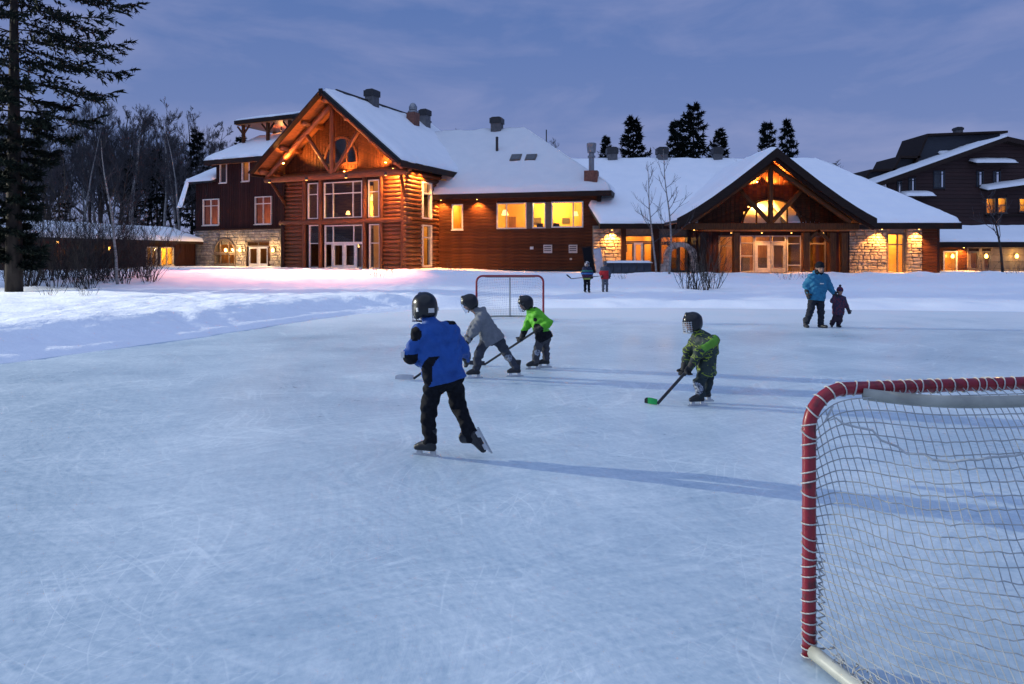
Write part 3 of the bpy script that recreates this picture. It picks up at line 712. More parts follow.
door_w = (dr[1] - dr[0]); window(TH, dr[0], dr[1], dr[2] + (dr[3] - dr[2]) * .78, dr[3], .02, (.5,), (), frame_d, .08, False)
for i in range(2): door(TH, dr[0] + .18 + (door_w - .36) * i / 2 + .01, dr[0] + .18 + (door_w - .36) * (i + 1) / 2 - .01, .02, dr[2] + (dr[3] - dr[2]) * .77, .02, frame_w)
for s in (0, 1): xx = (dr[0] + .08, dr[1] - .08)[s]; piece('door_jamb', TH, (xx, -.02, (dr[2] + dr[3]) / 2 - .3), (.16, .2, (dr[3] - dr[2]) * .77), darkwood)
archwin(TH, acx, az, ar, -.08, frame_d, ar * .95, (-.4, .4), .12)
window(TH, acx - ar, acx + ar, .12, az - .13, -.06, (.3, .7), (), frame_d, .1, False)
for px in (227, 241, 274): a, c = B.at(px, 250, -.2); sconce(TH, (a, -.11, c), 42, s=1.1)
room(TH, dr[0] - .3, dr[1] + .3, .02, zs - .2, .35, 3, roomd, 14); room(TH, aw[0] - .2, aw[1] + .2, .02, zs - .2, .35, 3, roomd, 22)
for q in hm: room(TH, q[0] - .4, q[1] + .4, q[2] - .8, q[3] + .15, .3, 3, roomd, 20, (1, .36, .13), (q[0] + .75, 2.6, q[2] + .55))
for q in hu: room(TH, q[0] - .3, q[1] + .3, q[2] - .4, q[3] + .3, .3, 2, roomw, 8, (1, .55, .3))
# side wall towards the camera's left
wall_side = MB().b2(-.02, .2, .3, 8, 0, zsh).build('side_wall', vplank, TH)
MB().b2(xt0 - .02, xt0 + .2, .3, 6, zsh - .5, zt).build('tower_side', vplank, TH)
# tower hip roof
a0, a1, zt2 = xt0 - .5, Wd + 1, zt; zpk = B.at(250, 139, 3)[1]
f_ = [(a0, -.75, zt), (a1, -.75, zt), (a1, 3.2, zpk), (a0 + 2.4, 3.2, zpk)]; l__ = [(a0, 7, zt), (a0, -.75, zt), (a0 + 2.4, 3.2, zpk)]
rf = slab(TH, [f_], .2, shingle); slab(rf, [l__], .2, shingle, 'hip_slope'); MB().b2(a0 - .06, a1, -.81, -.752, zt - .4, zt + .02).build('fascia', trim, rf); MB().b2(a0 - .06, a0 - .002, -.75, 7, zt - .4, zt).build('fascia', trim, rf)
MB().b2(a0, a1, -.74, .03, zt - .30, zt - .22).build('soffit', soffit, rf)
snow_on(rf, [(f_, (1, 0, 0, 0)), ([l__[0], l__[1], l__[2], l__[2]], (1, 0, 0, 0))], .3, 9, .04)
# shoulder roof with steep snowy left verge
ztop = B.at(205, 171, 2.2)[1]
s1 = [(-.75, -.45, zsh), (xt0, -.45, zsh), (xt0, 2.2, ztop), (-.35, 2.2, ztop)]; s2 = [(-.95, -1.1, zsh - 2.2), (-.30, -1.1, zsh - 2.2), (-.30, -.35, zsh + .15), (-.80, -.35, zsh + .15)]
rf = slab(TH, [s1], .16, shingle, 'shoulder_roof'); slab(rf, [s2], .12, shingle, 'verge'); snow_on(rf, [(s1, (1, 0, 0, 1))], .3, 11, .05); snow_on(rf, [(s2, (1, 1, 0, 1))], .22, 12, .04, 'verge_snow')
# open belvedere on the ridge
bx0, bz = B.at(234, 121, 1.2); bx1, _ = B.at(291, 118, 1.2); zb = zpk - .6
bv = slab(TH, [[(bx0, 1.2, bz), (bx1, 1.2, bz), (bx1 - .9, 3.6, bz + .75), (bx0 + .9, 3.6, bz + .75)], [(bx1, 6, bz), (bx0, 6, bz), (bx0 + .9, 3.6, bz + .75), (bx1 - .9, 3.6, bz + .75)], [(bx0, 6, bz), (bx0, 1.2, bz), (bx0 + .9, 3.6, bz + .75)], [(bx1, 1.2, bz), (bx1, 6, bz), (bx1 - .9, 3.6, bz + .75)]], .3, trim, 'belvedere_roof')
snow_on(bv, [([(bx0, 1.2, bz), (bx1, 1.2, bz), (bx1 - .9, 3.6, bz + .75), (bx0 + .9, 3.6, bz + .75)], (1, 1, 0, 1))], .12, 13, .03)
MB().b2(bx0 + .1, bx1 - .1, 1.3, 5.9, bz - .36, bz - .305).build('belvedere_ceiling', soffit, bv)
for xx in (bx0 + .6, (bx0 + bx1) / 2 + .2, bx1 - .6):
    for yy in (1.7, 5.4):
        piece('belvedere_post', TH, (xx, yy, (zb + bz - .35) / 2), (.24, .24, bz - .37 - zb), timber)
        for s in (-1, 1): MB().beam((xx + .05 * s, yy, bz - 1.1), (xx + .7 * s, yy, bz - .4), .12, .12).build('belvedere_brace', timber, TH)
lamp(TH, 'POINT', ((bx0 + bx1) / 2, 3.5, bz - .9), 45, (1, .42, .12), .1)
MB().lathe([(.05, .3), (.1, .05), (.06, 0)], ((bx0 + bx1) / 2, 3.5, bz - .72), 8).build('belvedere_lamp', frame_d, TH)

# ================================================================ low covered wing at far left, running towards the camera
G = .75
B = Bd('low_wing', 'long low dark wing with snow-laden roof behind shrubs at far left', (-34.6, 40.0, G), 71); LW = B.o   # local x = away from camera, local y = to the left
Ln = 21; zE = 3.1 - G
wh = [(*B.rect(160, 249, 173.5, 266)[:2], .3, 1.85), (*B.rect(146, 249, 157, 266)[:2], .3, 1.85), (8, 9.2, .7, 1.7), (4.5, 5.6, .7, 1.7)]
wall(LW, 0, Ln, 0, zE - .02, 0, .2, wh, darkwood); vboards(LW, 0, Ln, .02, zE - .04, -.01, .55, wh, vplank)
for i, q in enumerate(wh):
    window(LW, *q, 0, (.5,), (), frame_w if i < 2 else frame_d, .08); room(LW, q[0] - .2, q[1] + .2, .05, zE - .3, .25, 2.2, roomw if i == 0 else roomd, (75, 10, 2, 2)[i], (1, .6, .13))
q1 = [(-1, -.8, zE), (Ln + .3, -.8, zE), (Ln + .3, 3.0, zE + 1.0), (-1, 3.0, zE + 1.0)]
rf = slab(LW, [q1], .22, trim); slab(rf, [[(-1, 6.8, zE), (-1, 3.0, zE + 1.0), (Ln + .3, 3.0, zE + 1.0), (Ln + .3, 6.8, zE)]], .22, trim, 'back_slope'); snow_on(rf, [(q1, (1, 1, 0, 1))], .34, 15, .08)
sconce(LW, (B.at(107, 250)[0], -.06, 1.65), 14, s=.8); sconce(LW, (B.at(30, 250)[0], -.06, 1.75), 3.5, (1, .2, .06), .5); sconce(LW, (B.at(55, 250)[0], -.06, 2.1), 4, (1, .15, .05), .5)

# ================================================================ stone and timber lodge with the porch gable
G = .70
B = Bd('stone_lodge', 'stone and timber lodge with glowing fan window in its wide porch gable', (6.0, 48, G), 0); RL = B.o
zE = Zp(223.7, 47.2) - G; zR = Zp(163, 57) - G; xR = X(950, 47.2) - 6.0; rx0, rx1 = -1.0, X(818, 57) - 6.0
# left part: stone panel, glazed bays
bays = [B.rect(624, 235, 652.5, 268), B.rect(660, 236, 688, 270)]
bays = [(a, b, .05, d) for a, b, c, d in bays]
xg0, xg1 = X(699, 46) - 6, X(847, 46) - 6            # porch wall, two metres nearer
stonex = X(623, 48) - 6
wall(RL, -.3, xg0 + 1.2, 0, zE - .1, .05, .25, bays, mortar)
stones(RL, -.3, stonex, .02, zE - .25, .04, stonem)
for i, q in enumerate(bays):
    window(RL, q[0], q[1], q[3] * .80, q[3], .02, (), (), frame_d, .1, False)
    w = q[1] - q[0]
    window(RL, q[0], q[0] + w * .34, .05, q[3] * .795, .02, (), (), frame_d, .1, False); door(RL, q[0] + w * .345, q[0] + w * .66, .05, q[3] * .795, .02, frame_d if i else frame_w, .13); window(RL, q[0] + w * .665, q[1], .05, q[3] * .795, .02, (), (), frame_d, .1, False)
for px in (623.5, 655.5, 689.5): piece('post', RL, (X(px, 47.8) - 6, -.14, (zE - .2) / 2), (.34 if px != 655.5 else .5, .3, zE - .25), darkwood)
stones(RL, X(690.5, 47.9) - 6, X(699.5, 47.9) - 6, .02, zE - .3, -.02, stonem)
room(RL, bays[0][0] - .2, bays[0][1] + .2, .03, zE - .5, .32, 4, roomw, 42, (1, .55, .16)); room(RL, bays[1][0] - .2, bays[1][1] + .2, .03, zE - .5, .32, 4, roomd, 55, (1, .5, .14))
# right part: stone piers and tall window
xs0 = X(846.5, 47) - 6; xw0, xw1 = X(887, 47) - 6, X(905, 47) - 6; xp1 = X(921, 47) - 6; d2 = -1.0
wq = (xw0, xw1, -.1, zE - .65)
wall(RL, xs0 - .4, xR - 1.0, -.3, zE - .1, d2 + .05, .25, [wq], mortar, 'stone_wall')
stones(RL, xs0, xw0 - .02, -.28, zE - .28, d2 + .045, stonem); stones(RL, xw1 + .02, xp1, -.28, zE - .28, d2 - .1, stonem)
MB().b2(xw1 + .03, xp1 - .02, d2 - .098, d2 + .04, -.28, zE - .28).build('pier_core', mortar, RL)
window(RL, *wq, d2 + .08, (.62,), (.72,), frame_d, .12, False); room(RL, wq[0] - .2, wq[1] + .2, -.1, zE - .4, d2 + .35, 3, roomw, 60, (1, .55, .14))
hboards(RL, xp1 + .02, xR - 1.0, -.3, zE - .2, d2 + .04, .24, [], plankw)
wall_end = MB().b2(xR - 1.0, xR - .8, d2 + .05, 12, -.3, zE - .1).build('side_wall', darkwood, RL)
# main roof
ey = -.85; yR = 9.0; ey2 = d2 - .9
xj = X(776, 48) - 6
fr = [(.05, ey, zE), (xj, ey, zE), (xj, yR, zR), (-1.8, yR, zR)]
fr2 = [(xj, ey2, zE), (xR, ey2, zE), (rx1, yR, zR), (xj, yR, zR)]
hp = [(xR, ey2, zE), (xR, 2 * yR, zE), (rx1, yR, zR)]; bk = [(xR, 2 * yR, zE), (rx0 - 2, 2 * yR, zE), (rx0 - 2, yR, zR), (rx1, yR, zR)]
rf = slab(RL, [fr, fr2], .22, shingle); slab(rf, [hp, bk], .22, shingle, 'hip_slope')
MB().b2(.05, xg0 + 1, ey - .08, ey - .002, zE - .36, zE + .0).build('fascia', trim, rf); MB().b2(xs0 - .5, xR + .06, ey2 - .08, ey2 - .002, zE - .42, zE).build('fascia', trim, rf)
MB().b2(.1, xg0 + 1, ey + .01, .04, zE - .3, zE - .225).build('soffit', soffit, rf); MB().b2(xs0 - .3, xR - .01, ey2 + .01, d2 + .04, zE - .3, zE - .225).build('soffit', soffit, rf)
snow_on(rf, [(fr, (1, 0, 0, 1))], .42, 21, .07); snow_on(rf, [(fr2, (1, 1, 0, 0))], .42, 22, .06, 'right_snow'); snow_on(rf, [([hp[0], hp[1], hp[2], hp[2]], (1, 0, 0, 1))], .42, 23, .06, 'hip_snow')
for px, yy in ((612, 47.6), (694, 47.6)): eave_lamp(RL, (X(px, yy) - 6, -.40, zE - .31), 230, (0, .18, -1), 110)
for px, dd in ((882, d2 - .5), (919, d2 - .55)): eave_lamp(RL, (X(px, 48 + dd) - 6, dd, zE - .31), 170, (-.12 if px < 900 else .0, .25, -1), 105)
frame_g = mat('grey_frame', (.30, .28, .28), (.24, .22, .22), rough=.5, scale=6)
# ---- porch gable
dP = -2.0; yO = -4.5; Yp = 48 + yO
xa = X(776.5, Yp) - 6; zAp = Zp(149.5, Yp) - G; hw = 6.35; ze2 = Zp(220, Yp) - G
def gz(x):           # flared gable profile
    t = abs(x - xa) / hw; return zAp - (zAp - ze2) * (1.13 * t - .13 * t ** 3.2 if t <= 1 else 1)
xsP = [xa + hw * f for f in (-1, -.9, -.8, -.65, -.45, -.2, 0, .2, .45, .65, .8, .9, 1)]
q = [[(a, yO, gz(a)), (a, 6, gz(a)), (b, 6, gz(b)), (b, yO, gz(b))] for a, b in zip(xsP[:-1], xsP[1:])]
pr = slab(RL, q, .16, shingle, 'porch_roof'); slab(pr, [[(p[0], p[1] + (.02 if p[1] < 0 else 0), p[2] - .165) for p in t] for t in q], .05, soffit, 'porch_soffit')
rb = MB()
for a, b in zip(xsP[:-1], xsP[1:]): rb.prism([(a, gz(a) + .10), (b, gz(b) + .10), (b, gz(b) - .48), (a, gz(a) - .48)], 'y', yO - .12, yO - .02)
rb.build('rake_board', trim, pr)
rb = MB()
for a, b in zip(xsP[:-1], xsP[1:]): rb.prism([(a, gz(a) - .30), (b, gz(b) - .30), (b, gz(b) - .62), (a, gz(a) - .62)], 'y', yO + .25, yO + .5)
rb.build('inner_rake', darkwood, pr)
def swept_snow(parent, xs, yf, yb, T, seed):
    n = 40; U = np.linspace(xs[0], xs[1], n); Vv = np.linspace(yf, yb, 26); UU, VV = np.meshgrid(U, Vv)
    Z0 = np.vectorize(gz)(UU); d = np.minimum(np.minimum(UU - xs[0], xs[1] - UU), VV - yf); kk = np.clip(d / .45, 0, 1)
    ZZ = Z0 + .004 + T * np.sqrt(np.clip(1 - (1 - kk) ** 2, 0, 1)) + .04 * kk * nz3(UU, VV, 2.5, seed)
    v = np.stack([UU, VV, ZZ], -1).reshape(-1, 3); i = (np.arange(25)[:, None] * n + np.arange(n - 1)[None]).ravel()
    return link('snow_cover', npmesh('snow_cover', v, np.stack([i, i + 1, i + n + 1, i + n], -1), roofsnow), parent)
swept_snow(pr, (xa - hw, xa + hw), yO + .1, 6, .36, 41)
# porch wall: posts, glazing, boards, fan window
fcx, fz = X(771.8, 46) - 6, Zp(225.7, 46) - G; fr_ = 30.7 * 46 / F; fh = 27.7 * 46 / F
zb = Zp(230.5, 46) - G; zh = Zp(235.5, 46) - G
gx_ = lambda px: X(px, 46) - 6
glz = [(gx_(718.6), gx_(734)), (gx_(740), gx_(754.5)), (gx_(755), gx_(786.3)), (gx_(786.8), gx_(801.8)), (gx_(808.6), gx_(826))]
wall(RL, xg0, xg1, 0, zb, dP + .05, .22, [(a, b, .02, zh) for a, b in glz], darkwood, 'porch_wall')
vboards(RL, xg0, glz[0][0] - .05, .02, zb, dP + .04, .3, [], vplank); vboards(RL, glz[4][1] + .05, xg1, .02, zb, dP + .04, .3, [], vplank)
g2 = MB(); nn = 30
for i in range(nn):
    x0, x1 = xg0 + (xg1 - xg0) * i / nn, xg0 + (xg1 - xg0) * (i + 1) / nn; xm = (x0 + x1) / 2; t = (xm - fcx) / fr_
    tp0, tp1 = gz(x0) - .3, gz(x1) - .3
    if abs(t) < .97:
        g2.b2(x0, x1, dP + .05, dP + .25, zb, fz - .02); lo = fz + fh * math.sqrt(1 - t * t) - .03
        if tp0 > lo: g2.prism([(x0, lo), (x1, lo), (x1, tp1), (x0, tp0)], 'y', dP + .05, dP + .25)
    elif tp0 > zb: g2.prism([(x0, zb), (x1, zb), (x1, tp1), (x0, tp0)], 'y', dP + .05, dP + .25)
g2.build('gable_wall', darkwood, RL)
x = xg0
while x < xg1 - .1:
    xm = x + .15; t = (xm - fcx) / (fr_ + .08); tp = gz(xm) - .38
    lo = fz + (fh + .08) * math.sqrt(1 - t * t) if abs(t) < 1 else zb + .3
    if tp > lo: piece('gable_board', RL, (xm, dP + .02, (lo + tp) / 2), (.28, .05, tp - lo), plankw)
    x += .3
archwin(RL, fcx, fz, fr_, dP + .0, timber, fh, (-.5, 0, .5), .13, 28)
window(RL, *glz[0], .02, zh, dP + .05, (), (.72,), frame_d, .1, False); window(RL, *glz[1], .02, zh, dP + .05, (), (.80, .45), frame_g, .07, False)
window(RL, glz[2][0], glz[2][1], zh * .82, zh, dP + .05, (.5,), (), frame_g, .08, False)
dm = (glz[2][0] + glz[2][1]) / 2
door(RL, glz[2][0], dm - .01, .02, zh * .815, dP + .05, frame_g, .2); door(RL, dm + .01, glz[2][1], .02, zh * .815, dP + .05, frame_g, .2)
window(RL, *glz[3], .02, zh, dP + .05, (), (.78, .2), frame_g, .08, False); window(RL, *glz[4], .02, zh, dP + .05, (), (.78,), frame_d, .1, False)
yT = yO + 1.0
tx = lambda px: X(px, 48 + yT) - 6
for px, w in ((703, .45), (736.5, .40), (806, .42), (832.5, .42), (844, .40)):
    piece('porch_post', RL, (tx(px), yT + .1, (zb - .1) / 2 - .1), (w, .4, zb - .1), timber if px > 720 else darkwood, bev=.03)
piece('porch_beam', RL, (xa, yT + .1, zb + .22), (2 * hw - 1.2, .42, .42), timber, bev=.03)
log('king_post', RL, (xa, yT, zb + .42), (xa, yT, zAp - .6), .17, timber, 12)
for s in (-1, 1):
    log('truss_rafter', RL, (xa, yT, zAp - .85), (xa + s * 5.2, yT, gz(xa + s * 5.2) - .72), .19, timber, 12)
    log('strut', RL, (xa + .1 * s, yT, zb + .5), (xa + 1.95 * s, yT, gz(xa + 1.95 * s) - 1.0), .15, timber, 12)
    MB().beam((tx(806) if s < 0 else tx(832), yT + .1, 2.0), ((tx(806) + .9) if s < 0 else tx(832) - .9, yT + .1, zb - .05), .2, .2).build('knee_brace', timber, RL)
    eave_lamp(RL, (xa + .45 * s, dP - .35, gz(xa) - 1.7), 260, (.4 * s, .35, .8), 140, name='gable_lamp')
room(RL, glz[0][0] - .6, glz[4][1] + .3, .02, zh + .3, dP + .35, 4.5, roomd, 75, (1, .55, .15)); room(RL, fcx - fr_, fcx + fr_, fz - .1, fz + fh + .1, dP + .35, 3.5, roomw, 130, (1, .5, .12))
MB().b2(glz[3][0] - .1, glz[4][1] + .1, dP + 2.2, dP + 2.3, .05, zh + .2).build('partition', roomw, RL)
for px in (727, 757, 786, 817): eave_lamp(RL, (gx_(px), dP - .9, zh + .25), 40, (0, .2, -1), 130)
MB().b2(xg0, xg1, yT, dP, zh + .28, zh + .33).build('porch_ceiling', soffit, RL)
for s, xx in ((0, xg0), (1, xg1)): MB().b2(xx - (.2, 0)[s], xx + (0, .2)[s], dP + .05, 1.0, 0, zb).build('porch_side', darkwood, RL)
# roof furniture on the ridge
for px, w in ((612, .95), (662, .95), (717, .85)): roof_vent(RL, (X(px, 57) - 6, yR, zR + .15), w, 1.05)
MB().prism([(X(812, 62) - 6, zR - 1), (X(815, 62) - 6, zR + .5), (X(831, 62) - 6, zR + .55), (X(838, 62) - 6, zR - 1)], 'y', 13.0, 16).build('roof_hatch', ventm, RL)

# ================================================================ low wing at right
G = .62
B = Bd('entrance_wing', 'low brown wing with warm wall lamps at right edge below the big house', (X(921, 51), 51, G), 0); EW = B.o
zE = Zp(242, 50.2) - G; Ln = 11
wq = [B.rect(943, 251, 957, 272.5), B.rect(968.7, 251, 979, 274), B.rect(982, 251, 991, 274)]; wq = [(a, b, .05 if i else c, d) for i, (a, b, c, d) in enumerate(wq)]
wall(EW, 0, Ln, -.2, zE - .05, .05, .2, wq, darkwood); hboards(EW, .02, B.at(967, 250)[0], -.2, zE - .1, .04, .24, wq, plankw)
hboards(EW, B.at(967, 250)[0], Ln, -.2, zE - .1, .04, .5, wq, mat('pale_panel', (.20, .15, .11), (.14, .10, .08), rough=.7, scale=2), 'panel')
window(EW, *wq[0], 0, (), (), frame_w, .09); door(EW, *wq[1], 0, frame_d); door(EW, *wq[2], 0, frame_d)
room(EW, wq[0][0] - .2, wq[0][1] + .2, .05, zE - .3, .3, 2.2, roomw, 15, (1, .5, .08)); room(EW, wq[1][0] - .1, wq[2][1] + .1, .02, zE - .3, .3, 2.2, roomd, 8)
q1 = [(-.2, -.8, zE), (Ln + .5, -.8, zE), (Ln + .5, 4.2, zE + 1.25), (-.2, 4.2, zE + 1.25)]
rf = slab(EW, [q1], .2, shingle); MB().b2(-.2, Ln + .5, -.88, -.802, zE - .4, zE).build('fascia', trim, rf); snow_on(rf, [(q1, (1, 1, 1, 1))], .3, 31, .06)
MB().b2(-.1, Ln + .4, -.78, .03, zE - .28, zE - .205).build('soffit', soffit, rf)
eave_lamp(EW, (B.at(964, 244, -.4)[0], -.4, zE - .29), 70, (0, .3, -1), 120)
for px, e_ in ((952, 5), (985.6, 6), (1016, 12)): a, c = B.at(px, 256, -.15); sconce(EW, (a, -.02, c), e_, (1, .6, .14))

# ================================================================ big dark house at the right edge
G = .9
B = Bd('chalet', 'big dark brown three-storey house with snow-edged gable and dormers at upper right', (X(868, 66), 66, G), 0); CH = B.o
u = lambda px, d=0: B.at(px, 200, d)[0]; zz = lambda py, d=0: B.at(950, py, d)[1]
wins = [B.rect(933.5, 170.5, 945, 188), B.rect(908.6, 177.7, 915.5, 192), B.rect(897, 181, 902, 194), B.rect(976.5, 171, 983.5, 186), B.rect(993, 171, 1000.8, 185), B.rect(985.7, 198, 995.5, 214), B.rect(997.5, 197.5, 1007, 213), B.rect(1019, 198, 1030, 212)]
Rx = u(1050); pk = (u(1001), zz(138))
topz = lambda x: pk[1] - abs(x - pk[0]) * (pk[1] - zz(178)) / (pk[0] - u(888)) 
chw = MB(); red = mat('chalet_board', (.040, .014, .012), (.024, .009, .008), rough=.7, scale=3, stretch=(.5, 5, 7), bump=.3); slate = mat('slate_blue_board', (.03, .034, .045), rough=.7, scale=3, stretch=(.5, 5, 5), bump=.3)
xsw = sorted({u(888), Rx, pk[0], *[v for w in wins for v in w[:2]]})
for a, b in zip(xsw[:-1], xsw[1:]):
    hole = sorted([(w[2], w[3]) for w in wins if w[0] <= a + 1e-6 and w[1] >= b - 1e-6]); z = 0
    for h0, h1_ in hole: chw.b2(a, b, .1, .3, z, h0); z = h1_
    chw.prism([(a, z), (b, z), (b, topz(b) - .2), (a, topz(a) - .2)], 'y', .1, .3)
chw.build('wall', red, CH)
zg_ = zz(164)
hboards(CH, u(888), Rx, 1.5, pk[1] - .4, .09, .36, wins, red, top=lambda c, a, b: (max(a, pk[0] - (pk[1] - .3 - c) * (pk[0] - u(888)) / (pk[1] - zz(178))), b))
for i, w in enumerate(wins):
    window(CH, *w, .03, (), (.8,) if i < 5 else (.5,), frame_d if i > 4 else slate, .09)
    if i > 4: room(CH, w[0] - .2, w[1] + .2, w[2] - .4, w[3] + .3, .35, 2.2, roomw, 16, (1, .62, .12))
    else: MB().b2(w[0] - .1, w[1] + .1, .7, .75, w[2] - .1, w[3] + .1).build('blind', mat('blind', (.30, .34, .38), rough=.8, scale=2), CH)
# gable roof with its snow line
dz = lambda x: topz(x)
L0 = u(866); q1 = [(L0, -.9, dz(L0)), (pk[0], -.9, pk[1]), (pk[0], 10, pk[1]), (L0, 10, dz(L0))]; q2 = [(pk[0], -.9, pk[1]), (Rx, -.9, dz(Rx) + .6), (Rx, 10, dz(Rx) + .6), (pk[0], 10, pk[1])]
rf = slab(CH, [q1, q2], .45, trim); snow_on(rf, [([(L0, 10, dz(L0)), (L0, -.9, dz(L0)), (pk[0], -.9, pk[1]), (pk[0], 10, pk[1])], (1, 1, 0, 0))], .2, 35, .05)
# dark dormers standing behind the snowy slope
def dormer(px0, py0, px1, py1, pyb, d, slope):
    x0, z1 = B.at(px0, py0, d); x1, z1b = B.at(px1, py1, d); z0 = B.at(px0, pyb, d)[1]
    w = MB().prism([(x0 - slope, z0), (x0, z1), (x1, z1b), (x1, z0)], 'y', d, d + 4).build('dormer', slate, CH)
    MB().prism([(x0 - slope - .5, z0 - .2), (x0 - .1, z1 + .25), (x1 + .4, z1b + .25), (x1 + .4, z1b + .02), (x0, z1 + .02), (x0 - slope - .3, z0 - .3)], 'y', d - .6, d + 4).build('dormer_roof', trim, w)
    snow_on(w, [([(x0 + 1.2, d - .5, z0 + (z1 - z0) * .35), (x1, d - .5, z0 + (z1 - z0) * .35), (x1, d + 1, z0 + (z1 - z0) * .62), (x0 + 1.6, d + 1, z0 + (z1 - z0) * .62)], (1, 1, 1, 1))], .2, 37, .05)
dormer(925, 137, 1000, 134, 165, 5, 1.0); dormer(898, 159, 914, 159, 178, 5, .9); dormer(868, 172.5, 890, 171.5, 180, 5, .3)
roof_vent(CH, (u(961, 6), 6.5, B.at(961, 134, 6)[1] + .2), .8, .5)
# small snow-topped awning roofs
for (a, b, c, d, sl) in ((973, 163, 1014, 165, 0), (903, 196, 933, 199.5, 0), (984, 190, 1034, 183, 1)):
    x0, z0 = B.at(a, b, -.6); x1, z1 = B.at(c, d, -.6)
    if not sl: z1 = z0
    q_ = [(x0, -1.1, z0 - .05), (x1, -1.1, z1 - .05), (x1, .08, z1 + .3), (x0, .08, z0 + .3)]
    aw_ = slab(CH, [q_], .2, trim, 'awning'); snow_on(aw_, [(q_, (1, 1, 0, 1))], .3, 39, .05)
MB().b2(u(985), u(1034), -.6, .09, zz(216), zz(214.5)).build('balcony_floor', trim, CH)
# ================================================================ flood lamp on a pole, out of frame to the left: throws the long shadows
FL = (-60, 27, 13.2)
fp = thing('flood_light_pole', 'tall pole with a rink flood lamp, left of the view', 'lamp', (FL[0], FL[1], h1(FL[0], FL[1])))
zp = FL[2] - fp.location.z
MB().lathe([(.14, -.3), (.12, 0), (.07, zp)], (0, 0, 0), 10).build('pole', metal, fp)
hd = MB().box((.15, -.03, zp), (.35, .5, .4)).build('lamp_head', blackm, fp); MB().box((.33, -.03, zp), (.02, .42, .32)).build('lens', emis('flood_lens', (1, .96, .85), 60), hd)
lamp(fp, 'SPOT', (.45, -.05, zp), 98000, (1, .99, .83), .25, 46, (60, -17, -12.4))
# warm yard floods on the log lodge throw their light over the snow in front of it
for lx in (.6, 4.2, 7.8, 11.2):
    ly, lz = -2.3, 6.75
    y_ = MB().lathe([(.10, 0), (.13, -.12), (.11, -.2)], (lx, ly, lz), 10).build('yard_flood', blackm, LG); MB().lathe([(.09, -.201), (.06, -.23)], (lx, ly, lz), 10).build('lens', bulb2, y_)
    lamp(LG, 'SPOT', (lx, ly, lz - .28), 12500, (1, .33, .22), .12, 54, (.42, -1, -.98)).data.spot_blend = 1.0

# ================================================================ vegetation
def rv(s=1): return Vector((random.uniform(-s, s), random.uniform(-s, s), random.uniform(-s, s)))
def bare_tree(h, r0, seed, mt=None, nb=15, spread=.42, low=.3, lv=3, thin=.011):
    """trunk mesh + crown mesh of bare branches"""
    random.seed(seed); tr = MB(); cr = MB(); n = 9; p = Vector((0, 0, -.3)); pts = [p.copy()]; d = Vector((random.uniform(-.05, .05), random.uniform(-.05, .05), 1))
    for i in range(n): d = (d + rv(.07)).normalized(); d.z = abs(d.z); p = p + d * (h + .3) / n; pts.append(p.copy())
    tr.tube(pts, [r0 * (1 - i / n) ** .8 + thin for i in range(n + 1)], 7)
    def br(p, d, L, r, lvl):
        k = 4; q = [p.copy()]; dd = d.copy()
        for i in range(k): dd = (dd + rv(.22) + Vector((0, 0, .10))).normalized(); q.append(q[-1] + dd * L / k)
        cr.tube(q, [max(r * (1 - .8 * i / k), thin * .7) for i in range(k + 1)], 3 if lvl else 4, False)
        if lvl >= lv: return
        m = (7, 6, 4)[min(lvl, 2)]
        for j in range(m):
            f = random.uniform(.2, 1); i = min(int(f * k), k - 1); s = q[i].lerp(q[i + 1], f * k - i)
            ax = rv().normalized(); nd = (dd + ax * random.uniform(.5, .95) + Vector((0, 0, .25))).normalized()
            br(s, nd, L * random.uniform(.32, .58), max(r * .5, thin), lvl + 1)
    for j in range(nb):
        f = low + (1 - low) * (j + random.random()) / nb; i = min(int(f * n), n - 1); s = pts[i].lerp(pts[i + 1], f * n - i)
        a = random.uniform(0, 6.28); e = random.uniform(.55, 1.0)
        br(s, Vector((math.cos(a), math.sin(a), e)).normalized(), h * spread * (1.12 - f) * random.uniform(.7, 1.2) + .3, r0 * .42 * (1.15 - f) + thin, 1 if lv < 3 else 0)
    return tr.mesh('trunk', mt or bark, True, False), cr.mesh('crown', gtwig, False, False)
